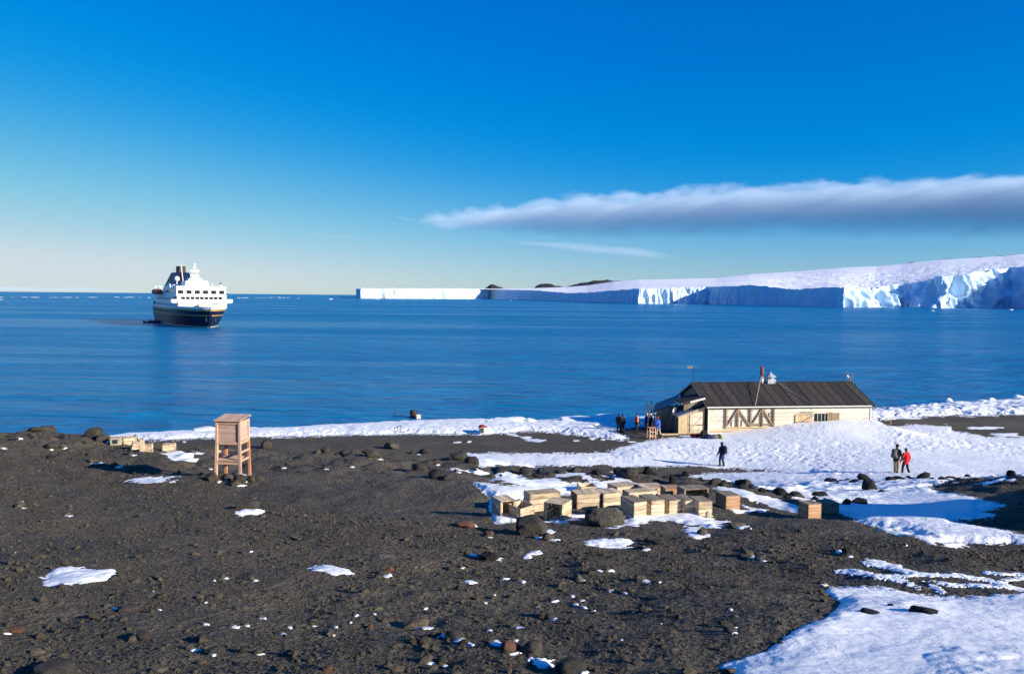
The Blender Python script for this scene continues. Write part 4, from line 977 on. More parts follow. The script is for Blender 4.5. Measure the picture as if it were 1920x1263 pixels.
far_hill('rock_ridge', 'dark bare rock ridge on the glacier skyline', [(1560, 506), (1640, 501), (1655, 498), (1700, 495), (1740, 490.5), (1766, 485.5), (1800, 487.5), (1830, 483), (1870, 482), (1900, 477.5), (1930, 477), (2000, 474), (2300, 446)], 4600, 300, M['far_rock'])

def floe(x, y, rx, ry, h, seed, mb):
    n = 9; rs = random.Random(seed)
    pts = [Vector((x + rx * math.cos(2 * PI * k / n) * rs.uniform(.6, 1.1), y + ry * math.sin(2 * PI * k / n) * rs.uniform(.6, 1.1), -0.2)) for k in range(n)]
    mb.prism(pts, (0, 0, h + 0.2))
mb = MB(); cnt = 0
for (x0, x1, y0, y1, n, smin, smax) in [(-80, 75, 557, 558, 26, 2, 6), (95, 180, 557, 557.6, 12, 2, 6), (210, 284, 556.5, 558, 12, 2, 6), (440, 560, 557, 559, 34, 2, 6), (-60, 20, 561.5, 562, 5, 1, 3)]:
    for i in range(n):
        px0 = random.uniform(x0, x1); py0 = random.uniform(y0, y1)
        p = sea_at(px0, py0)
        if p.y > 30000 or p.y < 0: continue
        floe(p.x, p.y, random.uniform(smin, smax), random.uniform(smin, smax) * 2, random.uniform(0.1, 0.4), cnt, mb); cnt += 1
setp(mb.build('sea_ice', M['ice']), 'bands of brash ice drifting far out on the sea', kind='stuff')
def berg(px, py, w, h, label):
    p = sea_at(px, py); s = w / F * p.y / 2
    me = rock_mesh('iceberg', int(px), 2, 0.9); me.materials.append(M['ice'])
    o = link('iceberg', me); o.location = (p.x, p.y, 0); o.scale = (s, s, s * h); setp(o, label, 'iceberg', 'small icebergs afloat')
berg(620, 561, 8, .5, 'small white iceberg left of the ice cliff tip'); berg(1748, 583, 10, .4, 'small white iceberg below the right ice cliff'); berg(1896, 581, 9, .5, 'small white iceberg near the right edge of the sea'); berg(707, 561.5, 6, .3, 'tiny white iceberg under the far ice cliff'); berg(957, 563, 5, .3, 'tiny white iceberg off the shaded cliff')

# ice blocks heaped on the ice foot
def ice_block(px, py, w, h, label, seed):
    u, v = ray(px, py); Y = (ZC - 0.35) / float(v); s = w / F * Y / 2
    me = rock_mesh('ice_block', seed, 3, 0.8, 0.8); me.materials.append(M['ice'])
    o = link('ice_block', me); z0 = max(0.15, float(gz(float(u) * Y, Y)))
    o.location = (float(u) * Y, Y, z0 + s * h * 0.5); o.scale = (s, s * .9, s * h * 1.7); o.rotation_euler = (0, 0, seed)
    return setp(o, label, 'ice block', 'ice blocks on the shore')
IB = [(958, 789, 90, .12, 'long flat ice block stranded at the water left of the hut'), (925, 789, 40, .18, 'low ice block at the left end of the long flat one'), (992, 790, 30, .35, 'pointed ice block at the right end of the long flat one'), (1085, 788, 80, .16, 'broad ice block on the shore midway to the hut'), (1140, 787, 70, .22, 'thick ice block on the shore behind the group of people'), (1185, 792, 50, .3, 'bright ice block just left of the hut'), (1045, 792, 36, .25, 'small dirty ice block between the two long ones'), (1120, 802, 50, .2, 'flat ice block lying on the inner shore'),
      (540, 802, 16, .3, 'tiny ice lump at the water right of the louvred box'), (388, 801, 46, .12, 'thin ice ledge at the water behind the louvred box'),
      (1645, 767, 16, .5, 'ice lump right behind the hut corner'), (1660, 766, 12, .6, 'second ice lump right of the hut corner'), (1682, 765, 8, .6, 'tiny ice lump at the water right of the hut'), (1711, 763, 18, .55, 'rounded ice block on the right shore'), (1733, 762, 16, .5, 'rounded ice block right of its twin on the right shore'), (1781, 753, 14, .8, 'upright ice block highest on the right shore'), (1800, 758, 50, .18, 'long slanting ice slab on the right shore'), (1845, 753, 24, .4, 'ice block in the heap near the right edge'), (1858, 750, 14, .7, 'topmost ice block of the heap near the right edge'), (1880, 754, 40, .2, 'flat ice slab right of the heap'), (1912, 748, 26, .5, 'ice block cut by the right edge')]
for i, (a, b, c_, d, e) in enumerate(IB): ice_block(a, b, c_, d, e, 400 + i)

# ------------------------------------------------------------------ cruise ship (x forward, y port, z up; origin at the stem on the waterline)
pb = sea_at(391.5, 614.5)
ship = thing('cruise_ship', 'navy hulled white cruise ship anchored in the bay with a dark funnel', 'ship', pb, math.atan2(-0.86, 0.51))
#           x,    half beam at z = -1, 2, 4.6, 6.5, 7.9
HS = [(-97, (6.5, 7.2, 7.8, 8.0, 8.0)), (-92, (8.0, 8.6, 9.0, 9.1, 9.1)), (-70, (9.2, 9.3, 9.4, 9.5, 9.5)), (-40, (9.2, 9.3, 9.4, 9.5, 9.5)), (-24, (7.6, 8.4, 9.0, 9.3, 9.5)), (-14, (5.2, 6.6, 7.9, 8.7, 9.1)), (-7, (2.9, 4.5, 6.2, 7.5, 8.2)), (-2.5, (1.1, 2.6, 4.5, 6.0, 6.9)), (0, (0.15, 1.4, 3.3, 4.8, 5.7)), (2.0, (0.1, 0.15, 2.0, 3.6, 4.5)), (4.0, (0.1, 0.1, 0.2, 2.0, 3.0)), (5.6, (0.08, 0.1, 0.1, 0.25, 1.2)), (6.4, (0.05, 0.05, 0.08, 0.1, 0.15))]
HZ = (-1.0, 2.0, 4.6, 6.5, 7.9)
STEM = {-1: 0.0, 2: 2.2, 4.6: 4.2, 6.5: 5.7, 7.9: 6.5}
def hull_pt(x, z, side, grow=0.0):
    xs = [h[0] for h in HS]
    b = np.interp(z, HZ, [np.interp(x, xs, [h[1][k] for h in HS]) for k in range(5)])
    return Vector((x, side * (b + grow), z))
def hull_band(zs, x0=-97, x1=None, grow=0.0, nst=46, cap=False):
    mb = MB()
    for side in (1, -1):
        rings = []
        for q in np.linspace(0, 1, nst):
            q2 = 1 - (1 - q) ** 1.6
            ring = []
            for z in zs:
                stem = np.interp(z, list(STEM.keys()), list(STEM.values()))
                ring.append(hull_pt(x0 + (min(stem, 1e9 if x1 is None else x1) - x0) * q2, z, side, grow))
            rings.append(ring)
        mb.loft(rings, closed=False)
    zs = list(zs)
    ends = [min(float(np.interp(z, list(STEM.keys()), list(STEM.values()))), 1e9 if x1 is None else x1) for z in zs]
    mb.loft([[hull_pt(e, z, 1, grow) for e, z in zip(ends, zs)], [hull_pt(e, z, -1, grow) for e, z in zip(ends, zs)]], closed=False)
    mb.add([hull_pt(x0, z, 1, grow) for z in zs] + [hull_pt(x0, z, -1, grow) for z in zs[::-1]], [tuple(range(2 * len(zs)))])
    return mb
hull_band(np.linspace(-1.5, 6.95, 9)).build('hull', M['navy'], ship, True)
hull_band((4.45, 4.85), grow=0.06).build('gold_stripe', M['gold'], ship)
hull_band((6.35, 6.8), grow=0.06).build('gold_stripe', M['gold'], ship)
hull_band((0.1, 0.5), grow=0.05).build('waterline_band', M['cream'], ship)
hull_band((6.95, 8.0), grow=0.02).build('bulwark', M['white'], ship)
mb = MB()
dk = [hull_pt(x, 7.2, 1) for x in np.linspace(-97, 5.8, 30)] + [hull_pt(x, 7.2, -1) for x in np.linspace(5.8, -97, 30)]
mb.add(dk, [tuple(range(60))]); mb.build('foredeck', M['deckgreen'], ship)
def sbox(name, x0, x1, y0, y1, z0, z1, m, parent=ship):
    return MB().box(((x0 + x1) / 2, (y0 + y1) / 2, (z0 + z1) / 2), (abs(x1 - x0), abs(y1 - y0), z1 - z0)).build(name, m, parent)
def tbox(name, x0, x1, hw0, hw1, z0, z1, slope, m, parent=ship):   # front face raked back by slope metres
    lo = [(x0, -hw0, z0), (x1, -hw0, z0), (x1, hw0, z0), (x0, hw0, z0)]; hi = [(x0, -hw1, z1), (x1 - slope, -hw1, z1), (x1 - slope, hw1, z1), (x0, hw1, z1)]
    return MB().hexa(lo, hi).build(name, m, parent)
house = tbox('lower_house', -84, -12.0, 9.0, 9.0, 7.2, 9.35, 0.4, M['white'])
bridge = tbox('bridge_house', -80, -13.2, 9.1, 9.1, 9.35, 12.1, 0.3, M['white'])
upper = tbox('upper_house', -52, -14.6, 9.2, 9.2, 12.1, 15.2, 0.4, M['white'])
tbox('front_apron', -16, -11.6, 9.0, 9.0, 9.1, 10.35, 0.3, M['white'])
for s in (-1, 1):
    w = MB().hexa([(-18.5, s * 9.1, 9.1), (-12.2, s * 9.1, 9.1), (-13.0, s * 11.3, 9.3), (-17.5, s * 11.3, 9.3)], [(-18.5, s * 9.1, 10.7), (-12.0, s * 9.1, 10.7), (-12.9, s * 11.4, 10.7), (-17.5, s * 11.4, 10.7)])
    w.build('bridge_wing', M['white'], ship)
    sbox('wing_recess', -22, -17, s * 9.12, s * 9.16, 10.8, 11.7, M['dark_metal'])
for k in range(9):                                   # wheelhouse windows
    y = -7.0 + k * 1.72
    MB().box((-13.36, y, 11.15), (0.12, 1.42, 1.0)).build('window', M['glass'], ship)
for k in range(6):                                   # lounge windows, three panes each
    y = -8.0 + k * 3.05
    fr = MB().box((-14.74, y + 0.35, 13.45), (0.10, 1.98, 1.5)).build('window', M['white'], ship)
    for j in range(3): MB().box((-14.67, y - 0.30 + j * 0.65, 13.45), (0.08, 0.60, 1.42)).build('pane', M['glass'], fr)
sbox('rail', -14.9, -14.6, -9.3, 9.3, 15.2, 15.75, M['white'])
sbox('deck_overhang', -15.4, -13.9, -9.5, 9.5, 12.0, 12.18, M['white'])
sbox('roof_edge', -52, -14.4, -9.4, 9.4, 15.1, 15.26, M['white'])
mb = MB()
for k in range(17):
    if k == 8: continue
    a = hull_pt(-22 + k * .85, 5.45, -1, .05); b = hull_pt(-22 + k * .85 + .5, 5.45, -1, .05)
    mb.hexa([a, b, b + Vector((0, .06, 0)), a + Vector((0, .06, 0))], [p_ + Vector((0, -.03, .55)) for p_ in (a, b, b + Vector((0, .06, 0)), a + Vector((0, .06, 0)))])
mb.build('name_lettering', M['white'], ship)
# foredeck winches and crane
sbox('winch_house', -11.5, -6.5, -2.2, 1.6, 7.2, 8.7, M['cream'])
MB().tube([(-9, 3.0, 7.2), (-8.5, 3.0, 9.2), (-4.5, 4.2, 8.6)], 0.22).build('deck_crane', M['white'], ship)
MB().tube([(-8, -4, 7.2), (-8, -4, 8.8), (-5.5, -5.5, 8.3)], 0.2).build('deck_crane', M['white'], ship)
MB().cyl((2.5, 0, 7.9), (2.5, 0, 11.0), 0.1, 0.06).build('jackstaff', M['white'], ship)
MB().box((4.35, 1.65, 3.2), (0.5, 0.35, 1.3)).build('anchor', M['dark_metal'], ship)
MB().box((4.35, -1.65, 3.2), (0.5, 0.35, 1.3)).build('anchor', M['dark_metal'], ship)
# mast house, mast and domes
tbox('mast_house', -36, -24.0, 4.9, 4.1, 15.2, 18.0, 1.0, M['white'])
tbox('mast_house_top', -35, -28, 3.0, 2.2, 18.0, 19.2, 0.8, M['white'])
mb = MB()
for dx, dy in ((-.8, -.8), (.8, -.8), (.8, .8), (-.8, .8)): mb.cyl((-31 + dx, dy, 19.4), (-31 + dx * .35, dy * .35, 25.0), 0.16, 0.1, 6)
for z in np.linspace(20, 24.4, 5):
    q = 0.8 - (z - 19.4) / 5.6 * 0.5
    for a, b in (((-q, -q), (q, -q)), ((q, -q), (q, q)), ((q, q), (-q, q)), ((-q, q), (-q, -q))): mb.cyl((-31 + a[0], a[1], z), (-31 + b[0], b[1], z + 0.5), 0.09, n=5)
mast = mb.build('mast', M['white'], ship)
for z, w in ((20.6, 3.4), (22.6, 3.2), (24.3, 1.6)): MB().box((-30.6, 0, z), (1.6, w, 0.18)).build('mast_platform', M['white'], mast)
for z, y, L in ((21.3, 0.9, 1.6), (21.3, -1.0, 1.4), (23.2, 0.9, 1.7), (23.2, -1.0, 1.5)): MB().box((-30.2, y, z), (0.3, L, 0.55)).build('radar', M['white'], mast)
MB().ball((-31, 0, 25.6), 0.55).build('top_dome', M['white'], mast, True)
MB().cyl((-31, 0, 25.0), (-31, 0, 25.5), 0.12).build('mast_spike', M['white'], mast)
for o_ in [mast] : o_.location.z = -1.0
dome = MB().cyl((-36, -6.0, 15.2), (-36, -6.0, 18.2), 0.2).build('dome_post', M['white'], ship)
MB().ball((-36, -6.0, 18.9), 1.1, 12, 8).build('satellite_dome', M['white'], dome, True)
d2 = MB().cyl((-20, 8.2, 15.6), (-20, 8.2, 16.6), 0.5).build('searchlight', M['white'], ship); MB().box((-20, 8.2, 16.9), (0.5, 0.5, 0.9)).build('lamp_head', M['dark_metal'], d2)
# funnel
tbox('funnel_base', -78, -52, 6.4, 5.6, 15.2, 16.6, 0.4, M['white'])
sbox('deck_locker', -44, -38, -7.5, -3.2, 15.2, 16.6, M['white'])
fun = MB().hexa([(-76, -5.6, 16.6), (-58, -5.6, 16.6), (-58, 5.6, 16.6), (-76, 5.6, 16.6)], [(-73, -3.2, 22.2), (-63, -2.8, 22.2), (-63, 2.8, 22.2), (-73, 3.2, 22.2)]).build('funnel', M['navy'], ship)
MB().hexa([(-69, -1.7, 22.2), (-64.5, -1.7, 22.2), (-64.5, 1.7, 22.2), (-69, 1.7, 22.2)], [(-69.3, -1.7, 25.0), (-65, -1.7, 25.0), (-65, 1.7, 25.0), (-69.3, 1.7, 25.0)]).build('funnel_cap', M['dark_metal'], fun)
MB().tube([(-57.6, -0.3, 16.6), (-62.4, -0.3, 22.6), (-63.6, -0.3, 25.6)], 0.3).build('exhaust_pipe', M['cream'], fun)
# starboard and port sides: decks, boats, windows
for s in (-1, 1):
    for k in range(16):
        MB().box((-18 - k * 3.8, s * 9.03, 8.35), (1.7, 0.08, 0.75)).build('window', M['glass'], ship)
    for k in range(14):
        MB().box((-24 - k * 3.8, s * 9.13, 10.8), (2.2, 0.08, 0.9)).build('window', M['glass'], ship)
    for k in range(7):
        MB().box((-20 - k * 3.6, s * 9.23, 13.8), (1.9, 0.08, 1.0)).build('window', M['glass'], ship)
    for k in range(20):
        MB().cyl(hull_pt(-20 - k * 3.6, 5.6, s, -0.1), hull_pt(-20 - k * 3.6, 5.6, s, 0.08), 0.32, n=10).build('porthole', M['glass'], ship)
    for k, bx in enumerate((-66, -56)):
        lb = MB()
        rings = []
        for q in np.linspace(-1, 1, 11):
            w = 1.5 * (1 - abs(q) ** 3) + 0.12; hh = 1.2 * (1 - 0.5 * abs(q) ** 3)
            rings.append([Vector((bx + q * 4.6, s * 10.6 + w * math.cos(a), 13.5 + hh * math.sin(a) * (1.1 if math.sin(a) > 0 else .8))) for a in np.linspace(0, 2 * PI, 12, endpoint=False)])
        b_ = lb.loft(rings).build('lifeboat', M['orange'], ship, True)
        MB().box((bx, s * 10.6, 12.62), (7, 1.6, 0.3)).build('keel', M['dark_metal'], b_)
        for dx in (-3.2, 3.2): MB().tube([(bx + dx, s * 9.0, 12.1), (bx + dx, s * 9.1, 15.6), (bx + dx, s * 10.8, 16.0), (bx + dx, s * 10.8, 14.9)], 0.16).build('davit', M['white'], ship)
    MB().box((-66, s * 9.6, 12.0), (36, 1.4, 0.2)).build('boat_deck_edge', M['white'], ship)
    MB().box((-84, s * 8.9, 8.6), (9, 0.3, 1.1)).build('mooring_opening', M['dark_metal'], ship)
    mb = MB()
    for z in (12.6, 13.1): mb.tube([(-84, s * 9.2, z), (-52, s * 9.2, z)], 0.05, 5)
    for x in np.arange(-84, -52, 2.5): mb.cyl((x, s * 9.2, 12.1), (x, s * 9.2, 13.1), 0.05, n=5)
    mb.build('rail', M['white'], ship)
    MB().tube([(-38, s * 8.2, 15.2), (-39.0, s * 8.4, 17.2), (-42, s * 8.8, 16.8)], 0.2).build('deck_crane', M['white'], ship)
sbox('aft_house', -80, -70, -7.5, 7.5, 12.1, 14.0, M['white'])
MB().cyl((-88, 0, 12.0), (-88, 0, 24.5), 0.14, 0.04).build('whip_antenna', M['dark_metal'], ship)
sbox('aft_deck', -96, -84, -8.6, 8.6, 7.2, 8.9, M['white'])

def inflatable(px, py, label, rz, L=6.0):
    r = thing('inflatable_boat', label, 'inflatable boat', sea_at(px, py), rz, 'inflatable boats beside the ship')
    k = L / 6
    MB().tube([(-2.6 * k, 1.05, .25), (1.2 * k, 1.05, .3), (2.4 * k, .7, .5), (3.0 * k, 0, .7), (2.4 * k, -.7, .5), (1.2 * k, -1.05, .3), (-2.6 * k, -1.05, .25)], 0.32, 8).build('tube', M['black_rubber'], r, True)
    MB().box((-.2, 0, .12), (4.6 * k, 1.7, .14)).build('floor', M['grey_cloth'], r)
    MB().box((-2.7 * k, 0, .55), (.5, .45, 1.0)).build('outboard_motor', M['dark_metal'], r)
    for j in range(4): MB().cyl((-1.4 + j * 0.9, .5 * (-1) ** j, .25), (-1.4 + j * 0.9, .45 * (-1) ** j, 1.15), .26, .18).build('seat_bag', M['black_cloth'], r)
inflatable(284, 605, 'dark inflatable boat lying off the stern of the cruise ship', 0.15, 7.0)
inflatable(296, 604.5, 'dark inflatable boat against the side of the cruise ship', -0.1, 7.0)
def buoy(px, py, label):
    r = thing('buoy', label, 'buoy', sea_at(px, py), 0, 'orange buoys near the shore')
    MB().ball((0, 0, .03), .10, 12, 8).build('float', M['rust'], r, True); MB().cyl((0, 0, .2), (0, 0, .3), .03).build('ring_post', M['dark_metal'], r)
buoy(741, 771, 'left of two tiny orange buoys in the water above the beach'); buoy(785, 770.5, 'right of two tiny orange buoys in the water behind the drum')

# ------------------------------------------------------------------ hut (x along the front to the right, y back, z up)
LH, WH, ZE, ZR = 15.55, 7.6, 2.50, 4.12
z_h = HUT_P0.z
hut = thing('wooden_hut', 'long pale weatherboarded hut with a dark felt roof on the shore', 'hut', HUT_P0, HUT_A)
wall = MB().box((LH / 2, 0.12, ZE / 2 - .15), (LH - 0.1, 0.16, ZE + .3)).build('wall', M['grey_wood'], hut)
rows_ = 16; bh = (ZE + 0.02) / rows_
for r_ in range(rows_):
    zc = bh * (r_ + 0.5)
    cuts = sorted([0.0, LH] + [random.uniform(2, LH - 2) for _ in range(2)])
    zone = (10.05, 11.45) if 0.95 < zc < 1.75 else None     # window opening
    segs = []
    for a, b in zip(cuts[:-1], cuts[1:]):
        if zone and a < zone[1] and b > zone[0]:
            if a < zone[0] - .05: segs.append((a, zone[0]))
            if b > zone[1] + .05: segs.append((zone[1], b))
        else: segs.append((a, b))
    for a, b in segs:
        if b - a > 0.1: board(wall, 'weatherboard', (a + .004, 0.012, zc), (b - .004, 0.012, zc), (0, -0.12, -1), bh * 0.88, 0.03, M['hut_wall'])
# gable ends
def gable(x, name):
    g = MB().prism([Vector((x, 0.2, -.3)), Vector((x, WH, -.3)), Vector((x, WH, ZE)), Vector((x, WH / 2, ZR - .05)), Vector((x, 0.2, ZE))], (0.14 if x < 1 else -0.14, 0, 0)).build(name, M['grey_wood'], hut)
    nb = 24
    for r_ in range(nb):
        z = (r_ + .5) * (ZR / nb); y0, y1 = (0.02, WH - .02) if z < ZE else (0.02 + (z - ZE) / (ZR - ZE) * WH / 2, WH - (z - ZE) / (ZR - ZE) * WH / 2)
        if y1 - y0 > .2: board(g, 'weatherboard', (x + (-.015 if x < 1 else .015), y0, z), (x + (-.015 if x < 1 else .015), y1, z), (0, 0, 1), ZR / nb * 1.01, .028, M['grey_wood'])
gable(0.02, 'gable_wall'); gable(LH - .02, 'gable_wall')
MB().box((LH / 2, WH - .1, ZE / 2), (LH - .3, 0.15, ZE)).build('wall', M['grey_wood'], hut)
# roof
ov = 0.34; sl = (ZR - ZE) / (WH / 2)
fr0 = Vector((0, -ov, ZE - ov * sl + .06)); rdg = Vector((0, WH / 2, ZR + .06))
roof = MB().prism([Vector((-.28, -ov, fr0.z - .05)), Vector((-.28, WH / 2, ZR + .01)), Vector((-.28, WH + ov, fr0.z - .05)), Vector((-.28, WH / 2, ZR - .12))], (LH + .56, 0, 0)).build('roof', M['dark_metal'], hut)
nst = 19; sw = (LH + .6) / nst
dirv = (rdg - fr0)
for k in range(nst):
    xc = -.30 + sw * (k + .5); lift = Vector((0, -.3, 1)).normalized() * (0.03 + (k % 2) * 0.014)
    board(roof, 'roof_strip', fr0 + Vector((xc, 0, 0)) + lift, rdg + Vector((xc, 0, 0)) + lift, (1, 0, 0), sw * 1.03, .03, M['felt'])
    board(roof, 'batten', fr0 + Vector((xc + sw / 2, 0, 0)) + lift * 1.7, rdg + Vector((xc + sw / 2, 0, 0)) + lift * 1.7, (1, 0, 0), .05, .03, M['felt'])
bk0 = Vector((0, WH + ov, fr0.z))
for k in range(nst):
    xc = -.30 + sw * (k + .5); board(roof, 'roof_strip', bk0 + Vector((xc, 0, .03)), rdg + Vector((xc, 0, .03)), (1, 0, 0), sw * 1.0, .03, M['felt'])
board(roof, 'ridge_cap', (-.3, WH / 2, ZR + .13), (LH + .3, WH / 2, ZR + .13), (0, 1, 0), .22, .04, M['felt'])
board(roof, 'fascia', (-.3, -ov - .02, fr0.z + .02), (LH - .1, -ov - .02, fr0.z + .02), (0, 0, 1), .10, .03, M['white_trim'])
board(roof, 'fascia', (LH - .1, -ov - .02, fr0.z + .02), (LH + .3, -ov - .02, fr0.z + .02), (0, 0, 1), .10, .03, M['felt'])
board(roof, 'eave_shade_strip', (0, -.03, ZE - .10), (LH, -.03, ZE - .10), (0, 0, 1), .26, .04, M['felt'])  # dark strip standing in for the shadow band under the roof overhang
for sx in (-.31, LH + .31):
    board(roof, 'bargeboard', fr0 + Vector((sx, 0, -.02)), rdg + Vector((sx, 0, -.02)), (0, 0, 1), .16, .03, M['grey_wood'])
    board(roof, 'bargeboard', bk0 + Vector((sx, 0, -.02)), rdg + Vector((sx, 0, -.02)), (0, 0, 1), .16, .03, M['grey_wood'])
board(hut, 'corner_post', (-.02, -.02, -.2), (-.02, -.02, ZE - .2), (1, 0, 0), .12, .08, M['hut_wall']); board(hut, 'corner_post', (LH + .02, -.02, -.2), (LH + .02, -.02, ZE - .2), (1, 0, 0), .12, .08, M['hut_wall'])
# timber brace frame on the left half of the front
bf = setp(bpy.data.objects.new('brace_frame', None)); bf = bpy.data.objects['brace_frame']; COL.objects.link(bf); bf.parent = hut
zb, zt_ = 0.72, 2.22
for x in (1.62, 2.72, 3.92, 5.02, 6.12): board(bf, 'post', (x, -.10, zb - .1), (x, -.10, zt_ + .02), (1, 0, 0), .17, .12, M['shutter_wood'])
for xa, xb in ((1.72, 2.66), (3.85, 2.78), (4.0, 4.95), (6.05, 5.10)): board(bf, 'brace', (xa, -.10, zb), (xb, -.10, zt_ - .05), (1, 0, 0), .14, .10, M['shutter_wood'])
board(bf, 'sill_beam', (1.55, -.10, zb - .16), (6.2, -.10, zb - .16), (0, 0, 1), .10, .14, M['annex_wood'])
for x, h_ in ((2.15, .75), (3.12, .55), (5.72, 1.2)): board(bf, 'stake', (x, -.05, zb - .05), (x, -.05, zb - .05 + h_), (1, 0, 0), .07, .05, M['grey_wood'])
for x in (4.3, 4.6, 4.9, 5.3): board(bf, 'low_plank', (x - .4, -.06, zb + .05 + .03 * (x % .4)), (x + .4, -.06, zb + .1), (0, 0, 1), .16, .04, M['grey_wood'])
board(hut, 'ground_beam', (.1, -.06, .22), (6.6, -.06, .34), (0, 0, 1), .10, .08, M['annex_wood'])
# open shutter with cross brace, window, closed shutter
sh = bpy.data.objects.new('shutter', None); COL.objects.link(sh); sh.parent = hut; sh['label'] = 'slatted shutter hung open flat against the wall'
for k in range(6): board(sh, 'slat', (8.35 + k * .28, -.07, .68), (8.35 + k * .28, -.07, 1.68), (1, 0, 0), .265, .03, M['annex_wood'])
board(sh, 'rail', (8.2, -.10, 1.64), (9.9, -.10, 1.72), (0, 0, 1), .05, .03, M['grey_wood']); board(sh, 'rail', (8.2, -.10, .98), (9.75, -.10, 1.0), (0, 0, 1), .07, .03, M['grey_wood'])
board(sh, 'brace', (8.35, -.11, .74), (9.95, -.11, 1.62), (0, 0, 1), .08, .03, M['grey_wood']); board(sh, 'rail', (8.75, -.10, 1.86), (9.95, -.10, 1.92), (0, 0, 1), .04, .04, M['dark_metal'])
wi = MB().box((10.75, .035, 1.36), (1.44, .05, .84)).build('window', M['white_trim'], hut)
for k in range(4):
    MB().box((10.22 + k * .352, .003, 1.36), (.315, .02, .74)).build('pane', M['glass'], wi)
for k in range(3): board(wi, 'mullion', (10.40 + k * .352, -.015, 1.0), (10.40 + k * .352, -.015, 1.74), (1, 0, 0), .035, .03, M['white_trim'])
board(wi, 'sill', (9.9, -.05, .93), (11.4, -.05, .93), (0, 1, 0), .12, .04, M['annex_wood'])
s2 = bpy.data.objects.new('shutter', None); COL.objects.link(s2); s2.parent = hut; s2['label'] = 'brown closed shutter of upright boards right of the panes'
for k in range(5): board(s2, 'slat', (11.42 + k * .24, -.06, .93), (11.42 + k * .24, -.06, 1.80), (1, 0, 0), .225, .04, M['shutter_wood'])
# stove pipe, ventilator, poles, ropes
pp = MB().cyl((6.7, WH / 2, ZR), (6.7, WH / 2, ZR + .62), .15, n=12).build('stove_pipe', M['white_trim'], hut, True)
MB().cyl((6.7, WH / 2, ZR + .62), (6.7, WH / 2, ZR + 1.58), .16, n=12).build('pipe_top', M['rust'], pp, True)
MB().cyl((6.7, WH / 2, ZR + .5), (6.7, WH / 2, ZR + .58), .2, n=12).build('pipe_collar', M['rust'], pp)
vt = MB().box((7.55, WH / 2, ZR + .2), (.78, .7, .42)).build('roof_ventilator', M['galv'], hut)
MB().loft([[Vector((7.55 + r * math.cos(a), WH / 2 + r * math.sin(a), z)) for a in np.linspace(0, 2 * PI, 10, endpoint=False)] for r, z in ((.34, ZR + .41), (.34, ZR + .55), (.56, ZR + .62), (.5, ZR + .68), (.2, ZR + .86), (.1, ZR + 1.0), (.03, ZR + 1.1))]).build('cowl', M['galv'], vt)
vane = MB().cyl((.0, WH / 2 + .3, ZR - .1), (.0, WH / 2 + .3, ZR + 1.55), .035, n=6).build('vane_pole', M['dark_metal'], hut)
MB().prism([Vector((-.62, WH / 2 + .3, ZR + 1.62)), Vector((-.6, WH / 2 + .3, ZR + 1.38)), Vector((-.12, WH / 2 + .3, ZR + 1.45)), Vector((0, WH / 2 + .3, ZR + 1.5)), Vector((-.1, WH / 2 + .3, ZR + 1.62))], (0, .03, 0)).build('vane', M['grey_wood'], vane)
for x, h_, r_ in ((LH - .1, 1.05, .04), (LH + .12, .7, .06), (LH + .42, 1.1, .03)): MB().cyl((x, WH / 2, ZR - .3), (x, WH / 2, ZR + h_), r_, n=6).build('roof_pole', M['grey_wood'], hut)
board(hut, 'cleat', (LH - .05, WH / 2 - .1, ZR + .55), (LH - .25, WH / 2 - .1, ZR + .75), (0, 0, 1), .12, .06, M['white_trim'])
def rope(p0, p1, p2, sag):
    p0, p1 = Vector(p0), Vector(p1)
    pts = [p0.lerp(p1, q) + Vector((0, 0, -sag * 4 * q * (1 - q))) for q in np.linspace(0, 1, 12)] + ([Vector(p2)] if p2 else [])
    MB().tube(pts, .028, 5).build('guy_rope', M['rope'], hut)
rope((6.6, WH / 2 - .15, ZR + .75), (4.2, -ov - .05, ZE + .02), (4.05, -.12, 1.95), -.12)
rope((7.9, WH / 2 - .2, ZR + .32), (10.0, -ov - .05, ZE + .02), (10.02, -.14, 2.2), .10)
# front annex (porch)
an = bpy.data.objects.new('front_annex', None); COL.objects.link(an); an.parent = hut
ax0, ax1, ay0, ay1 = -2.72, -.30, .25, 3.1
zl, zr_ = 1.60, 2.42
nb = 12; bw = (ax1 - ax0) / nb
for k in range(nb):
    x = ax0 + bw * (k + .5); q = (k + .5) / nb
    board(an, 'plank', (x, ay0 + random.uniform(0, .012), -.25), (x, ay0, zl + (zr_ - zl) * q - .03), (1, 0, 0), bw * .96, .03, M['annex_wood'])
for k in range(14):
    y = ay0 + (k + .5) * (ay1 - ay0) / 14
    board(an, 'plank', (ax0 + .02, y, -.25), (ax0 + .02, y, zl), (0, 1, 0), (ay1 - ay0) / 14 * .96, .03, M['grey_wood'])
MB().box(((ax0 + ax1) / 2, ay0 + .1, .7), (ax1 - ax0 - .1, .1, 1.7)).build('backing', M['dark_metal'], an)
dr = bpy.data.objects.new('door', None); COL.objects.link(dr); dr.parent = hut; dr['label'] = 'pale ledged and braced door in the front annex'
for k in range(5): board(dr, 'door_plank', (-1.55 + k * .235, ay0 - .035, .12), (-1.55 + k * .235, ay0 - .035, 1.75 + .05 * min(k, 3)), (1, 0, 0), .225, .03, M['hut_wall'])
for z in (.32, .78, 1.55): board(dr, 'ledge', (-1.66, ay0 - .065, z), (-.5, ay0 - .065, z), (0, 0, 1), .10, .03, M['annex_wood'])
board(dr, 'brace', (-1.6, ay0 - .068, .38), (-.55, ay0 - .068, 1.5), (0, 0, 1), .08, .03, M['annex_wood']); board(dr, 'bolt', (-1.1, ay0 - .09, .80), (-.3, ay0 - .09, .80), (0, 0, 1), .05, .04, M['dark_metal'])
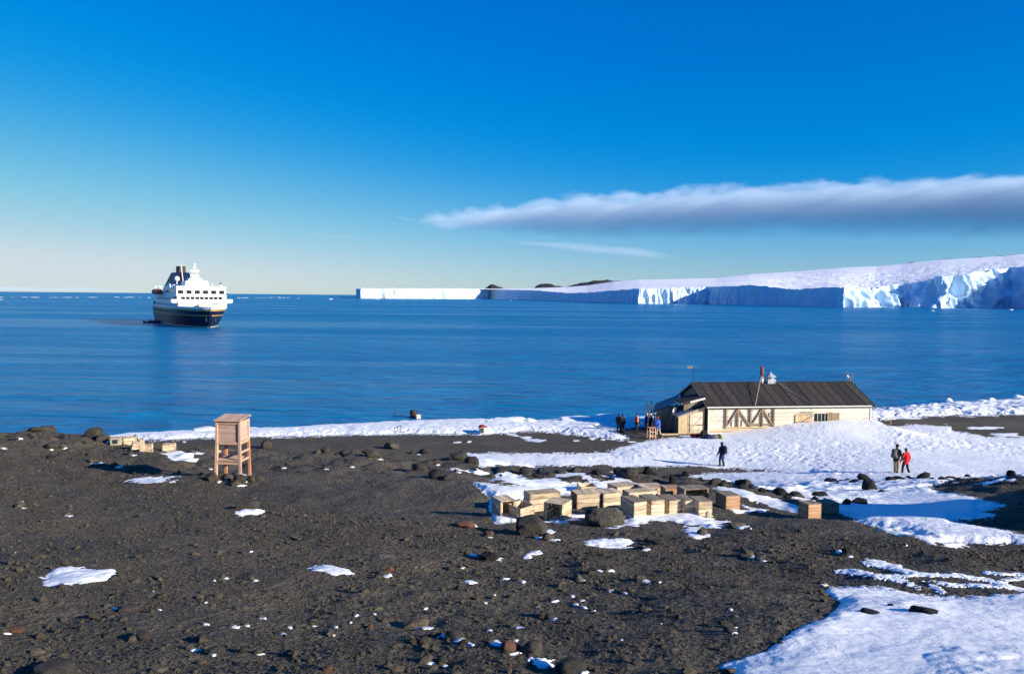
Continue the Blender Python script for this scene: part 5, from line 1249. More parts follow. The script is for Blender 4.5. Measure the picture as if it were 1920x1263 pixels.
dn = Vector((ax1 + .28 - ax0, 0, zr_ - zl)).normalized()
for k in range(9):
    y = ay0 - .12 + (k + .5) * (ay1 - ay0 + .2) / 9
    board(an, 'roof_plank', (ax0 - .14, y, zl - .02), (ax0 + 1.5, y, zl - .02 + 1.64 * .34), (0, 1, 0), (ay1 - ay0 + .2) / 9 * .98, .03, M['grey_roof'])
    board(an, 'roof_plank', (ax0 + 1.5, y, zl + .0 + 1.64 * .34), (-.02, y, zr_ + .12), (0, 1, 0), (ay1 - ay0 + .2) / 9 * .98, .03, M['felt'])
board(an, 'roof_edge', (ax0 - .14, ay0 - .16, zl - .06), (-.02, ay0 - .16, zr_ + .06), (0, 0, 1), .12, .03, M['grey_roof'])
# rear annex (stable side) with its own gable roof
ra = bpy.data.objects.new('rear_annex', None); COL.objects.link(ra); ra.parent = hut
A_, E_, F_, G_ = Vector((-4.3, 2.4, 1.75)), Vector((-2.6, 7.0, 1.75)), Vector((-2.0, 2.3, 2.62)), Vector((-.25, 7.0, 2.62))
down = lambda p, z: Vector((p.x, p.y, z))
for k in range(20):
    q = (k + .5) / 20; p = A_.lerp(E_, q); board(ra, 'plank', down(p, -.3), down(p, 1.70), (E_ - A_), .235, .03, M['grey_wood'])
for k in range(11):
    p = A_.lerp(Vector((-2.0, 2.4, 2.5)), (k + .5) / 11); board(ra, 'plank', down(p, -.3), down(p, p.z - .06), (1, 0, 0), .2, .03, M['grey_wood'])
MB().prism([Vector((-4.1, 2.5, -.2)), Vector((0, 2.5, -.2)), Vector((0, 6.8, -.2)), Vector((-2.5, 6.8, -.2))], (0, 0, 1.85)).build('inner_wall', M['grey_wood'], ra)
for k in range(6):
    q = (k + .5) / 6; a = A_.lerp(E_, q) + (A_ - F_) * .06; b = F_.lerp(G_, q)
    board(ra, 'roof_sheet', a, b, (E_ - A_), .81, .03, M['blue_roof'])
    board(ra, 'roof_sheet', b, Vector((-.02, b.y + .1, 2.55)), (E_ - A_), .81, .03, M['blue_roof'])
board(ra, 'ridge_board', F_ + Vector((0, 0, .05)), G_ + Vector((0, 0, .05)), (1, 0, 0), .2, .05, M['white_trim']); board(ra, 'verge', E_ + Vector((-.1, .1, .02)), G_ + Vector((0, .1, .05)), (0, 0, 1), .12, .04, M['white_trim'])
# dark canopy over the porch door
ca = bpy.data.objects.new('porch_canopy', None); COL.objects.link(ca); ca.parent = hut
MB().hexa([(-2.2, .7, 2.55), (-.02, .7, 3.05), (-.02, 3.0, 3.05), (-2.2, 3.0, 2.55)], [(-2.2, .7, 2.78), (-.02, .7, 3.30), (-.02, 3.0, 3.30), (-2.2, 3.0, 2.78)]).build('canopy_roof', M['felt'], ca)
board(ca, 'canopy_fascia', (-1.5, .66, 2.78), (-.1, .66, 3.12), (0, 0, 1), .16, .04, M['white_trim']); board(ca, 'canopy_fascia', (-2.24, .7, 2.62), (-2.24, 3.0, 2.62), (0, 0, 1), .16, .04, M['grey_roof'])
for k in range(9): board(ca, 'plank', (-1.9 + k * .21, .95, 2.0 + k * .07), (-1.9 + k * .21, .95, 2.7 + k * .045), (1, 0, 0), .2, .03, M['grey_wood'])
def hw(x, y, z=0.0):          # hut-local to world
    return Vector((HUT_P0.x + x * hx_ - y * hy_, HUT_P0.y + x * hy_ + y * hx_, HUT_P0.z + z))
# ------------------------------------------------------------------ things round the hut
def ground_pt(p): return Vector((p.x, p.y, float(gz(p.x, p.y))))
p = ground_pt(hw(-3.35, 1.4)); la = thing('ladder', 'dark wooden ladder leaning on the shaded annex wall', 'ladder', p, HUT_A + .2)
for s in (0, .38): board(la, 'side_rail', (0, s, 0), (.62, s, 1.95), (0, 1, 0), .06, .09, M['grey_wood'])
for k in range(6): q = (k + .7) / 6.6; board(la, 'rung', (.62 * q, .0, 1.95 * q), (.62 * q, .38, 1.95 * q), (0, 0, 1), .05, .05, M['grey_wood'])
board(la, 'hook_board', (.55, -.05, 1.85), (.80, -.05, 2.3), (1, 0, 0), .3, .04, M['white_trim'])
for i, (dx, lean, h_, lab) in enumerate(((-4.62, .04, 2.75, 'tallest dark ski propped at the annex corner'), (-4.78, -.05, 2.6, 'second dark ski crossing the tallest at the annex corner'), (-4.9, .10, 1.9, 'short dark plank propped beside the skis at the annex corner'))):
    p = ground_pt(hw(dx, 2.35)); sk = thing('ski' if i < 2 else 'plank', lab, 'ski' if i < 2 else 'plank', p, HUT_A, 'skis at the annex corner' if i < 2 else None)
    pts = [Vector((0, 0, 0)), Vector((lean * h_ * .5, .06, h_ * .6)), Vector((lean * h_, .12, h_ * .9)), Vector((lean * h_ - .10, .08, h_)), Vector((lean * h_ - .2, 0, h_ + .05))]
    mb = MB(); rings = [[q + Vector((-.055, -.02, 0)), q + Vector((.055, -.02, 0)), q + Vector((.055, .02, 0)), q + Vector((-.055, .02, 0))] for q in (pts if i < 2 else pts[:3])]
    mb.loft(rings).build('blade', M['grey_wood'] if i == 2 else M['brown_cloth'], sk)
    MB().box((lean * h_ * .4, .03, h_ * .45), (.13, .1, .22)).build('binding', M['dark_metal'], sk)
def stool(p, label):
    r = thing('work_trestle', label, 'trestle', p, .35)
    for x in (-.26, .26):
        for y in (-.22, .22): board(r, 'leg', (x * 1.12, y * 1.2, 0), (x, y, .95), (1, 0, 0), .08, .06, M['screen_pale'])
    for z, w in ((.25, .07), (.62, .07)):
        for y in (-.24, .24): board(r, 'rail', (-.28, y, z), (.28, y, z), (0, 0, 1), w, .04, M['screen_pale'])
        for x in (-.28, .28): board(r, 'rail', (x, -.22, z), (x, .22, z), (0, 0, 1), w, .04, M['screen_pale'])
    for k in range(3): board(r, 'top_board', (-.36, -.2 + k * .2, .975), (.36, -.2 + k * .2, .975), (0, 1, 0), .19, .05, M['screen_leg'])
stool(at(1221, 822), 'tan wooden trestle stool beside the person in the blue jacket')
pl = at(1256, 816); q_ = board(None, 'plank', pl + Vector((-.9, 0, .08)), pl + Vector((.75, .1, .10)), (0, 1, 0), .3, .12, M['annex_wood']); setp(q_, 'tan plank lying on the ground before the annex wall', 'plank')
# backpacks and bags in the snow before the hut
def bag(px, py, w, h, c, label, kind='backpack'):
    p = at(px, py); s = w / F * p.y
    p.z = float(gz(p.x, p.y)) + .06
    r = thing(kind, label, kind, p, random.uniform(-.6, .6), 'bags dropped in the snow by the hut')
    mb = MB(); rings = []
    for z, k in ((0, .8), (.15, 1.0), (.5, 1.0), (.8, .85), (1.0, .45)):
        rings.append([Vector((s * .5 * k * (abs(math.cos(a)) ** .6) * math.copysign(1, math.cos(a)), s * .32 * k * (abs(math.sin(a)) ** .6) * math.copysign(1, math.sin(a)), z * h * s)) for a in np.linspace(0, 2 * PI, 12, endpoint=False)])
    mb.loft(rings).build('sack', M[c], r, True)
    MB().box((0, -s * .34, h * s * .35), (s * .5, s * .14, h * s * .4)).build('pocket', M[c], r)
    for sx in (-.2, .2): MB().tube([(sx * s, s * .3, h * s * .85), (sx * s, s * .42, h * s * .5), (sx * s, s * .3, h * s * .12)], s * .04, 5).build('strap', M['black_cloth'], r)
bag(1300, 820, 12, .5, 'red_cloth', 'red bag at the left end of the luggage by the hut'); bag(1308, 820, 10, .6, 'black_cloth', 'black bag right of the red bag by the hut')
bag(1320, 822, 16, .9, 'black_cloth', 'tall black backpack in the middle of the luggage'); bag(1330, 823, 14, .55, 'navy_cloth', 'navy bag right of the tall black backpack'); bag(1340, 823, 14, .55, 'grey_cloth', 'grey bag in the luggage row on the snow')
bag(1347, 822, 12, .6, 'brown_cloth', 'brown backpack near the right end of the luggage'); bag(1352.5, 823.5, 8, .5, 'lime_cloth', 'small lime green bag at the right end of the luggage')
# trestle and plank right of the hut
p = at(1668, 796); tr = thing('plank_trestle', 'low plank on a post behind the right corner of the hut', 'trestle', p, 0.05)
board(tr, 'post', (.1, 0, 0), (.1, 0, .55), (1, 0, 0), .1, .1, M['crate_orange']); board(tr, 'top_plank', (-.35, 0, .60), (.55, 0, .60), (0, 1, 0), .4, .1, M['white_trim'])
for x_, y_, z_, lab in ((LH + .4, .9, .5, None),):
    g = ground_pt(hw(LH + 1.2, 1.0)); bx = thing('timber_stack', 'stack of dark timber lying behind the right corner of the hut', 'timber', g, HUT_A)
    for k in range(4): board(bx, 'beam', (-.5, .2 + k * .22, .12 + .1 * (k % 2)), (1.6, .2 + k * .22, .12 + .1 * (k % 2)), (0, 1, 0), .2, .14, M['grey_wood'])
# drum, box, red topped box, rail on the ice
p = at(775, 791); dm = thing('oil_drum', 'dark rusty drum standing on the shore ice', 'drum', p + Vector((0, 0, .25)), .2)
MB().cyl((0, 0, 0), (0, 0, .98), .36, n=18).build('shell', M['barrel'], dm); MB().cyl((0, 0, .98), (0, 0, 1.03), .38, n=18).build('lid', M['barrel'], dm)
for z in (.33, .65): MB().cyl((0, 0, z - .02), (0, 0, z + .02), .385, n=18).build('hoop', M['barrel'], dm)
p = at(785, 791.5); bx = thing('box', 'small white box beside the dark drum on the shore ice', 'box', p + Vector((0, 0, .25)), .1)
MB().box((0, 0, .27), (.42, .4, .54)).build('body', M['white_trim'], bx); MB().box((0, 0, .56), (.46, .44, .05)).build('lid', M['white_trim'], bx)
p = at(907, 812); bx = thing('hutch', 'small white hutch with a red top at the edge of the shore ice', 'hutch', p + Vector((0, 0, .02)), .35)
MB().box((0, 0, .28), (.78, .5, .56)).build('body', M['white_trim'], bx); MB().box((-.22, -.26, .28), (.3, .03, .46)).build('door', M['dark_metal'], bx)
MB().prism([Vector((-.46, -.32, .56)), Vector((.3, -.32, .56)), Vector((.05, -.32, .74)), Vector((-.25, -.32, .74))], (0, .64, 0)).build('red_cover', M['red_paint'], bx); MB().box((.32, 0, .59), (.3, .54, .05)).build('lid', M['white_trim'], bx)
p = at(746, 811); rl = thing('metal_rail', 'thin metal frame rail standing at the beach edge', 'rail', p, .1)
for x, h_ in ((-.32, .45), (-.02, .55), (.28, .65)): MB().cyl((x, 0, -.1), (x, 0, h_), .028, n=6).build('upright', M['dark_metal'], rl)
MB().tube([(-.32, 0, .44), (.28, 0, .66)], .028).build('top_bar', M['dark_metal'], rl); MB().box((0, .05, .04), (.9, .25, .08)).build('foot_beam', M['grey_wood'], rl)

# ------------------------------------------------------------------ louvred instrument box on legs (meteorological screen)
base = at(437, 893); base.z = float(gzs(base.x, base.y)) - .02
D_ = base.y; uL, uR = 405.0, 470.0
SC = thing('louvred_screen', 'tall wooden louvred instrument box on four legs', 'instrument box', base, R(-4))
bw_, bd_, zb0, zb1 = .66, .62, 1.06, 1.72      # box width, depth, bottom, top
def scr(x, y): return x * bw_ / 2, y * bd_ / 2
for sx, sy in ((-1, -1), (1, -1), (1, 1), (-1, 1)):
    x, y = scr(sx, sy)
    board(SC, 'leg', (x * 1.10, y * 1.10, -.12), (x, y, zb0 + .02), (1, 0, 0), .085, .07, M['screen_leg'] if (sx, sy) in ((1, 1), (-1, 1)) else M['screen_pale'])
    board(SC, 'corner_post', (x, y, zb0 + .02), (x, y, zb1), (1, 0, 0), .075, .075, M['screen_pale'])
for z, nm in ((zb0 + .03, 'bottom_rail'), (zb1 - .05, 'top_rail')):
    for sy in (-1, 1): board(SC, nm, (-bw_ / 2 + .04, sy * bd_ / 2, z), (bw_ / 2 - .04, sy * bd_ / 2, z), (0, 0, 1), .08, .05, M['screen_pale'])
    for sx in (-1, 1): board(SC, nm, (sx * bw_ / 2, -bd_ / 2 + .04, z), (sx * bw_ / 2, bd_ / 2 - .04, z), (0, 0, 1), .08, .05, M['screen_pale'])
nl = 17; zz0, zz1 = zb0 + .08, zb1 - .10
for face, (ox, oy) in (('front', (0, -1)), ('back', (0, 1)), ('left', (-1, 0)), ('right', (1, 0))):
    lp = bpy.data.objects.new('louvre_panel', None); COL.objects.link(lp); lp.parent = SC
    for k in range(nl):
        z = zz0 + (k + .5) * (zz1 - zz0) / nl
        if oy: board(lp, 'slat', (-bw_ / 2 + .04, oy * (bd_ / 2 - .012), z), (bw_ / 2 - .04, oy * (bd_ / 2 - .012), z), (0, oy * .8, -1), .036, .009, M['screen_wood'])
        else: board(lp, 'slat', (ox * (bw_ / 2 - .012), -bd_ / 2 + .04, z), (ox * (bw_ / 2 - .012), bd_ / 2 - .04, z), (ox * .8, 0, -1), .036, .009, M['screen_wood'])
MB().box((0, 0, (zz0 + zz1) / 2), (bw_ - .14, bd_ - .14, zz1 - zz0)).build('inner_box', M['grey_wood'], SC)
MB().box((0, 0, zb0 + .01), (bw_ - .1, bd_ - .1, .03)).build('floor_board', M['screen_wood'], SC)
for k in range(7):
    x = -bw_ / 2 - .06 + (k + .5) * (bw_ + .12) / 7
    board(SC, 'roof_board', (x, -bd_ / 2 - .07, zb1 + .035), (x, bd_ / 2 + .07, zb1 + .10), (1, 0, 0), (bw_ + .12) / 7 * .94, .025, M['screen_pale'] if k % 2 else M['screen_wood'])
board(SC, 'roof_batten', (-bw_ / 2 - .06, -bd_ / 2 - .05, zb1 + .015), (bw_ / 2 + .06, -bd_ / 2 - .05, zb1 + .015), (0, 1, 0), .06, .03, M['screen_wood']); board(SC, 'roof_batten', (-bw_ / 2 - .06, bd_ / 2 + .05, zb1 + .06), (bw_ / 2 + .06, bd_ / 2 + .05, zb1 + .06), (0, 1, 0), .06, .04, M['screen_wood'])
for sy in (-1, 1): board(SC, 'cross_rail', (-bw_ / 2 * 1.06, sy * bd_ / 2 * 1.06, .52), (bw_ / 2 * 1.06, sy * bd_ / 2 * 1.06, .52), (0, 0, 1), .07, .05, M['screen_pale'])
for sx in (-1, 1):
    board(SC, 'cross_rail', (sx * bw_ / 2 * 1.03, -bd_ / 2 * 1.05, .58), (sx * bw_ / 2 * 1.03, bd_ / 2 * 1.05, .58), (0, 0, 1), .06, .05, M['screen_pale'])
    board(SC, 'cross_rail', (sx * bw_ / 2 * 1.02, -bd_ / 2 * 1.02, .82), (sx * bw_ / 2 * 1.02, bd_ / 2 * 1.02, .82), (0, 0, 1), .06, .05, M['screen_pale'])
for k in range(4): board(SC, 'shelf_board', (-.36 + .02 * k, -.28 + k * .17, .60 + .012 * k), (.36 - .05 * k, -.28 + k * .17, .60), (0, 1, 0), .16, .025, M['screen_pale'])

# ------------------------------------------------------------------ wooden crates
def crate(px, py, yaw, w, d, h, label, mat='crate_wood', open_=None, n=4, tilt=(0, 0), lid=None, group='old wooden provision crates', lift=0.0, name='crate', wide=None):
    """front-bottom-centre at pixel; local x right along the front, y back. open_: set of missing sides among front, back, left, right, top"""
    p = at(px, py); open_ = open_ or ()
    m = M[mat]; lid_m = M[lid] if lid else m
    r = thing(name, label, 'crate', (p.x, p.y, float(gz(p.x, p.y)) - .075 + lift), group=group, rot=(R(tilt[0]), R(tilt[1]), R(yaw)))
    t_ = .018; hh = h + .05
    bh_ = hh / n
    for k in range(n):
        z = bh_ * (k + .5)
        j = lambda: random.uniform(-.003, .003)
        wv = bh_ * random.uniform(.91, .96)
        if 'front' not in open_: board(r, 'plank', (-w / 2, j(), z), (w / 2, j(), z), (0, 0, 1), wv, t_, m)
        if 'back' not in open_: board(r, 'plank', (-w / 2, d + j(), z), (w / 2, d + j(), z), (0, 0, 1), wv, t_, m)
        if 'left' not in open_: board(r, 'plank', (-w / 2 + t_ / 2, t_, z), (-w / 2 + t_ / 2, d - t_, z), (0, 0, 1), wv, t_, m)
        if 'right' not in open_: board(r, 'plank', (w / 2 - t_ / 2, t_, z), (w / 2 - t_ / 2, d - t_, z), (0, 0, 1), wv, t_, m)
    nt_ = 3
    for k in range(nt_):
        x = -w / 2 + w * (k + .5) / nt_
        board(r, 'bottom_plank', (x, 0, .03), (x, d, .03), (1, 0, 0), w / nt_ * .97, t_, m)
        if 'top' not in open_: board(r, 'lid_plank', (x, -.01, hh + .004), (x, d + .01, hh + .004 + random.uniform(-.004, .006)), (1, 0, 0), w / nt_ * .965, t_, lid_m)
    for (sx, yy) in ((-1, .03), (1, .03), (-1, d - .03), (1, d - .03)):
        board(r, 'corner_batten', (sx * (w / 2 - .035), yy, .04), (sx * (w / 2 - .035), yy, hh - .01), (1, 0, 0), .035, .035, m)
    return r
CR = 'old wooden provision crates'
cA = crate(953, 971, 24, .36, .50, .40, 'leftmost crate of the cluster lying with its dark open side in blue snow', open_=('front',), n=3, tilt=(0, 0), lid='crate_wood')
crate(989, 977, 38, .40, .40, .36, 'topless crate with swollen weathered boards behind the big rounded boulder', 'crate_wood', open_=('top',), n=4, tilt=(4, -5))
crate(1022, 957, 22, .80, .36, .44, 'large pale crate rising behind the topless crate', n=4)
crate(1062, 975, 62, .52, .42, .42, 'crate lying on its side with a brown shaded hollow facing left', 'crate_wood', open_=('left',), n=5)
crate(1104, 953, 14, .62, .46, .38, 'crate with a dark open left side behind the side lying crate', open_=('left',), n=4)
crate(1148, 951, 20, .50, .46, .38, 'crate with a slanting shadow on its face beside the second boulder', n=4)
crate(1200, 972, 22, .33, .58, .40, 'first crate of the front row with a long grey shaded side', n=5, lid='crate_grey')
crate(1233, 967.5, 20, .35, .56, .39, 'second crate of the front row from the left', n=5, lid='crate_grey')
crate(1266, 965.5, 20, .34, .54, .37, 'third crate of the front row standing after a brown gap', n=5, lid='crate_grey')
crate(1295.5, 964.5, 19, .33, .52, .36, 'fourth crate of the front row with a reddish top board', n=5, lid='crate_grey')
kc = crate(1322, 969, 12, .34, .50, .38, 'fifth front row crate with a stone set before its lower corner', n=5, lid='crate_grey')
crate(1104, 926, 10, .46, .44, .24, 'low broken crate half hidden behind the middle crates', open_=('top',), n=2)
crate(1176, 927, 24, .68, .50, .26, 'left one of the two crates at the back of the cluster', n=3)
crate(1225, 930, 16, .66, .46, .28, 'wide lidless looking crate right of the back left crate', n=3)
crate(1206, 941, 20, .86, .34, .30, 'long low crate between the back crates and the front row', n=3)
crate(1262, 931, 8, .44, .40, .24, 'small low crate at the right end of the back row', 'crate_orange', n=2)
crate(1306, 944, 14, .70, .42, .40, 'open dark crate lying with its hollow towards the viewer behind the fifth crate', 'crate_grey', open_=('front',), n=4)
crate(1374, 954, 15, .40, .50, .36, 'orange tinted crate alone at the right end of the cluster', 'crate_orange', n=5, lid='crate_grey')
crate(1527, 971, 20, .38, .34, .36, 'tan crate with upright grain of the lone pair by the gully', 'crate_orange', n=5, lid='crate_grey', group='crates by the snow gully')
crate(1559, 962, 12, .42, .38, .28, 'grey weathered crate of the lone pair by the gully', 'crate_grey', n=4, group='crates by the snow gully')
LG = 'small crates near the left crest'
crate(243, 834, 18, .44, .36, .30, 'highest and largest crate of the small left group', 'crate_wood', n=3, group=LG)
crate(257, 842, 30, .42, .30, .22, 'half buried slanting crate in the small left group', 'crate_wood', n=2, tilt=(6, 14), group=LG)
crate(275, 846, 14, .32, .30, .24, 'crate with a tall upright board in the small left group', 'crate_wood', n=2, group=LG)
crate(316, 847, 14, .42, .34, .29, 'separate crate at the right of the small left group with a rim board', 'crate_wood', n=3, group=LG)
p = at(266, 846); q_ = board(None, 'plank', p + Vector((0, 0, -.05)), p + Vector((0, .02, .46)), (1, 0, 0), .16, .03, M['crate_wood']); setp(q_, 'upright pale board on the left of the small crate it leans on', 'plank')
p = at(218, 833); fb = thing('tin_box', 'whitish battered tin box left of the small left crates', 'box', p, .2)
MB().box((0, 0, .13), (.34, .3, .26)).build('body', M['stone_pale'], fb); MB().box((0, -.155, .14), (.18, .02, .15)).build('opening', M['dark_metal'], fb); MB().box((0, 0, .27), (.37, .33, .03)).build('lid', M['stone_pale'], fb)
q_ = board(None, 'plank', at(227, 831) + Vector((0, 0, .1)), at(246, 832) + Vector((0, 0, .14)), (0, 0, 1), .05, .03, M['white_trim']); setp(q_, 'thin pale plank between the tin box and the highest left crate', 'plank')
p = at(240, 822); rock(249, 824, 14, 'black stone on top of the highest small left crate', 'black_rock', .8)
p = at(1327, 972); o = link('stone', rock_proto('stone_pale', 2)); o.location = (p.x, p.y - .02, p.z + .07); o.scale = (.09, .05, .14); setp(o, 'upright rounded stone in front of the fifth front row crate', 'stone')
# driftwood bits and broken boards by the left beach crest
# ------------------------------------------------------------------ people
def capsule(bm, a, b, ra, rb, n=10):
    a = Vector(a); b = Vector(b); ax = b - a; L = ax.length
    ax = ax.normalized() if L > 1e-6 else Vector((0, 0, 1))
    x = ax.orthogonal().normalized(); y = ax.cross(x)
    prof = [(-ra, .02), (-ra * .7, ra * .72), (0, ra), (L, rb), (L + rb * .7, rb * .72), (L + rb, .02 * rb)]
    rings = []
    for s, r in prof: rings.append([bm.verts.new(a + ax * s + (x * math.cos(2 * PI * k / n) + y * math.sin(2 * PI * k / n)) * r) for k in range(n)])
    for i in range(len(rings) - 1):
        for k in range(n): bm.faces.new((rings[i][k], rings[i][(k + 1) % n], rings[i + 1][(k + 1) % n], rings[i + 1][k]))
    bm.faces.new(rings[0][::-1]); bm.faces.new(rings[-1])
def ellip(bm, c, r, nu=14, nv=9):
    mb = MB(); mb.ball((0, 0, 0), 1, nu, nv)
    vs = [bm.verts.new(Vector(c) + Vector((p[0] * r[0], p[1] * r[1], p[2] * r[2]))) for p in mb.v]
    for f in mb.f: bm.faces.new([vs[i] for i in f])
def fused(name, build, voxel, m, parent):
    """one continuous skin: overlapping forms fused by a voxel remesh, then smoothed"""
    bm = bmesh.new(); build(bm); bmesh.ops.recalc_face_normals(bm, faces=bm.faces)
    me = bpy.data.meshes.new('tmp'); bm.to_mesh(me); bm.free()
    o = bpy.data.objects.new('tmp', me); COL.objects.link(o)
    md = o.modifiers.new('r', 'REMESH'); md.mode = 'VOXEL'; md.voxel_size = voxel
    sm = o.modifiers.new('s', 'SMOOTH'); sm.iterations = 3; sm.factor = .5
    dg = bpy.context.evaluated_depsgraph_get(); ev = o.evaluated_get(dg)
    out = bpy.data.meshes.new_from_object(ev); bpy.data.objects.remove(o)
    out.name = name; out.materials.clear(); out.materials.append(m)
    out.polygons.foreach_set('use_smooth', [True] * len(out.polygons))
    return link(name, out, None, parent)
def person(px, py, height, face, label, top='black_cloth', legs='black_cloth', hat='black_cloth', pack=None, coat=0.0, stride=0.12, lean=0.0, arms=((.06, .0), (-.06, .0)), bend=0.0, vest=None, beard=False, cap=False, hood=False, z=None, group='visitors by the hut', vox=.016):
    """local: x to the person's left, y backwards (the face looks along -y), z up; face = heading of the look direction in degrees from +y, clockwise"""
    p = at(px, py)
    if z is not None: p.z += z
    r = thing('person', label, 'person', p, R(180 - face), group)
    k = height / 1.75
    hip = Vector((0, 0, .90 * k)); ch = Vector((lean * .5, -bend * .35, 1.28 * k)); sh = Vector((lean, -bend * .55, 1.43 * k)); hd = Vector((lean * 1.25, -bend * .8 - .03, 1.635 * k))
    LG_ = []
    for s in (1, -1):
        h = hip + Vector((s * .095 * k, 0, 0)); f = Vector((s * (.10 + abs(stride) * .35) * k, -s * stride * .6, .07)); kn = (h + f) / 2 + Vector((s * .01, -.04, 0)); LG_.append((h, kn, f))
    AR = []
    for s, (fw, out) in zip((1, -1), arms):
        a = sh + Vector((s * .19 * k, 0, -.02)); e = a + Vector((s * (.07 + out) * k, -fw * .4, -.29 * k)); w = e + Vector((s * (.0 + out * .3) * k, -.05 - fw * 1.1, (-.25 + abs(fw) * .35) * k)); AR.append((a, e, w, s))
    def body(bm):
        capsule(bm, hip + Vector((-.07 * k, 0, 0)), hip + Vector((.07 * k, 0, 0)), .11 * k, .11 * k)
        capsule(bm, hip, ch, .135 * k, .155 * k); capsule(bm, sh + Vector((-.13 * k, 0, -.04)), sh + Vector((.13 * k, 0, -.04)), .075 * k, .075 * k); capsule(bm, ch, sh, .15 * k, .09 * k)
        capsule(bm, sh, hd + Vector((0, .01, -.05)), .06 * k, .055 * k)
        ellip(bm, hd, (.077 * k, .095 * k, .118 * k)); ellip(bm, hd + Vector((0, -.03, -.055)) * 1.0, (.058 * k, .065 * k, .065 * k))
        capsule(bm, hd + Vector((0, -.09, .015)), hd + Vector((0, -.112, -.025)), .010, .017)
        for s in (1, -1): ellip(bm, hd + Vector((s * .078 * k, .01, -.005)), (.014, .026, .034), 8, 6)
        for h, kn, f in LG_:
            capsule(bm, h, kn, .088 * k, .062 * k); capsule(bm, kn, f, .058 * k, .042 * k); capsule(bm, f + Vector((0, .05, -.03)), f + Vector((0, -.14, -.035)), .04, .035)
        for a, e, w, s in AR:
            capsule(bm, a, e, .056 * k, .044 * k); capsule(bm, e, w, .042 * k, .031 * k)
            d = (w - e).normalized(); hnd = w + d * .05; capsule(bm, w, hnd, .034, .036)
            for q in range(4):
                b0 = hnd + Vector((0, (q - 1.5) * .019, 0)) + d * .015; L = (.062, .074, .070, .052)[q]; b1 = b0 + d * L * .55 + Vector((-s * .006, 0, 0)); b2 = b1 + d * L * .45 + Vector((-s * .02, 0, 0))
                capsule(bm, b0, b1, .0105, .0098, 6); capsule(bm, b1, b2, .0098, .0085, 6)
            t0 = w + d * .015 + Vector((0, -.025, 0)); capsule(bm, t0, t0 + d * .04 + Vector((-s * .012, -.03, 0)), .0125, .0105, 6)
    fused('body', body, .011, M['skin'], r)
    def jacket(bm):
        capsule(bm, hip + Vector((0, 0, .02 - coat)), ch, .175 * k, .190 * k, 14); capsule(bm, hip + Vector((-.06 * k, 0, -coat)), hip + Vector((.06 * k, 0, -coat)), .15 * k, .15 * k)
        capsule(bm, ch, sh + Vector((0, 0, -.03)), .185 * k, .12 * k, 14); capsule(bm, sh + Vector((-.15 * k, 0, -.05)), sh + Vector((.15 * k, 0, -.05)), .092 * k, .092 * k); capsule(bm, sh, sh + Vector((0, 0, .08)), .085 * k, .075 * k)
        for a, e, w, s in AR: capsule(bm, a, e, .082 * k, .068 * k); capsule(bm, e, w - (w - e) * .06, .066 * k, .052 * k)
        if hood: ellip(bm, hd + Vector((0, .05, -.02)), (.115, .10, .13))
    fused('jacket', jacket, vox, M[top], r)
    def trousers(bm):
        capsule(bm, hip + Vector((-.07 * k, 0, -.01)), hip + Vector((.07 * k, 0, -.01)), .128 * k, .128 * k)
        for h, kn, f in LG_: capsule(bm, h, kn, .108 * k, .084 * k); capsule(bm, kn, f + Vector((0, .01, .06)), .080 * k, .070 * k)
    fused('trousers', trousers, vox, M[legs], r)
    for h, kn, f in LG_:
        fused('boot', lambda bm: (capsule(bm, f + Vector((0, .02, .14)), f + Vector((0, .03, -.02)), .062, .055), capsule(bm, f + Vector((0, .05, -.025)), f + Vector((0, -.15, -.03)), .048, .045)), .014, M['boot_rubber'], r)
    for a, e, w, s in AR:
        d = (w - e).normalized(); MB().cyl(w - d * .06, w + d * .03, .045, .04, 8).build('cuff', M[top], r)
    for s in (1, -1): MB().ball(hd + Vector((s * .03, -.092 * k, .018)), .010, 8, 6).build('eye', M['glass'], r)
    MB().box(hd + Vector((0, -.108, -.062)), (.04, .012, .009)).build('mouth', M['rust'], r)
    fused('hair', lambda bm: (ellip(bm, hd + Vector((0, .02, .012)), (.084 * k, .094 * k, .112 * k)),), .014, M['hair'], r)
    def hatb(bm):
        ellip(bm, hd + Vector((0, .008, .052 * k)), (.097 * k, .112 * k, .098 * k))
        if cap: capsule(bm, hd + Vector((-.04, -.09, .045)), hd + Vector((-.03, -.18, .035)), .024, .018); capsule(bm, hd + Vector((.04, -.09, .045)), hd + Vector((.03, -.18, .035)), .024, .018); capsule(bm, hd + Vector((0, -.09, .045)), hd + Vector((0, -.19, .036)), .024, .018)
    fused('hat', hatb, .014, M[hat], r)
    if pack:
        c0 = (ch + sh) / 2 + Vector((0, .235, -.10 * k))
        pk = fused('backpack', lambda bm: (capsule(bm, c0 + Vector((-.08, 0, .17)), c0 + Vector((.08, 0, .17)), .11, .11), capsule(bm, c0 + Vector((-.09, .01, -.18)), c0 + Vector((.09, .01, -.18)), .13, .13), capsule(bm, c0 + Vector((0, .02, .15)), c0 + Vector((0, .03, -.15)), .16, .17)), .02, M[pack], r)
        for s in (1, -1): MB().tube([c0 + Vector((s * .11, -.05, .22)), sh + Vector((s * .11, -.02, .06)), ch + Vector((s * .13, -.19, .0)), c0 + Vector((s * .13, -.1, -.2))], .022, 6).build('strap', M['black_cloth'], r)
    if vest: fused('vest', lambda bm: (capsule(bm, hip + Vector((0, -.0, .16)), ch, .192 * k, .203 * k, 14), capsule(bm, ch, sh + Vector((0, 0, -.06)), .197 * k, .135 * k, 14)), vox, M[vest], r)
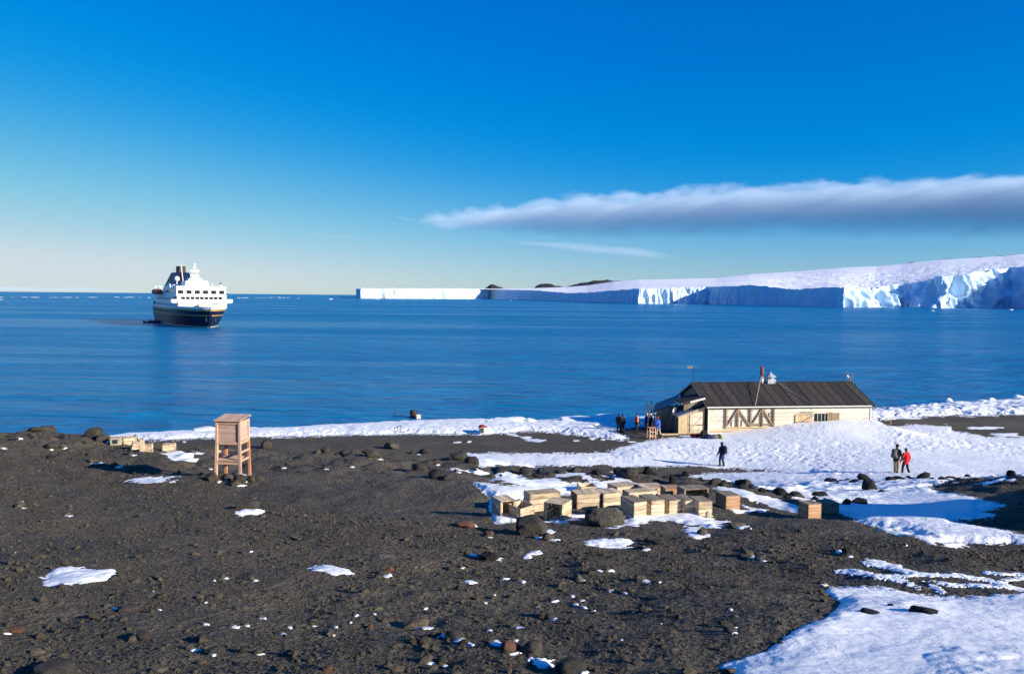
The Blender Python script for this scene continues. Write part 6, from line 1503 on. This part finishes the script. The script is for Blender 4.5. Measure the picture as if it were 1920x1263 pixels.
    return r
VG = 'visitors by the hut'
person(1353, 874, 1.72, -35, 'person in a long blue coat with a black backpack walking alone on the snow edge', 'navy_cloth', 'black_cloth', 'black_cloth', 'black_cloth', coat=.22, stride=.10, arms=((.06, .02), (-.02, .06)), hood=True, group=None, vox=.013)
person(1680, 889, 1.84, 60, 'taller walker in black jacket and khaki trousers with a grey backpack', 'black_cloth', 'khaki_cloth', 'black_cloth', 'grey_cloth', coat=.02, stride=.42, lean=.03, arms=((.16, .0), (.10, .02)), bend=.10, cap=True, group='pair walking on the snow', vox=.013)
person(1697.5, 889, 1.62, -20, 'shorter walker in a bright red jacket and black trousers', 'red_cloth', 'black_cloth', 'grey_cloth', None, coat=.08, stride=.18, lean=-.02, arms=((.04, .05), (.02, .07)), group='pair walking on the snow', vox=.013)
person(1160, 811, 1.75, 20, 'left of two black clad people standing close together left of the hut', 'black_cloth', 'black_cloth', 'black_cloth', None, group=VG, stride=.1)
person(1167.5, 811, 1.66, -30, 'right of two black clad people standing close together left of the hut', 'black_cloth', 'black_cloth', 'black_cloth', None, coat=.12, group=VG, stride=.05)
person(1193, 812, 1.74, 100, 'person with an orange vest over black clothes near the hut', 'black_cloth', 'black_cloth', 'black_cloth', None, vest='orange_cloth', group=VG, stride=.12, arms=((.2, .0), (.05, .0)))
person(1212, 811, 1.78, 70, 'person in a navy coat at the left of the cluster by the annex', 'navy_cloth', 'black_cloth', 'beige_cloth', None, coat=.2, group=VG)
person(1220, 811, 1.74, -60, 'person in black with a pale hat in the middle of the cluster by the annex', 'black_cloth', 'black_cloth', 'white_trim', None, coat=.1, group=VG)
person(1227, 812, 1.70, 150, 'person in dark blue beside the propped skis by the annex', 'navy_cloth', 'black_cloth', 'black_cloth', None, group=VG)
person(1234.5, 818.5, 1.74, -50, 'person in a bright blue jacket and beige trousers with a red hat by the trestle', 'blue_cloth', 'beige_cloth', 'red_cloth', None, coat=.08, group=VG, stride=.2, arms=((.12, .06), (.25, .04)), bend=.08)
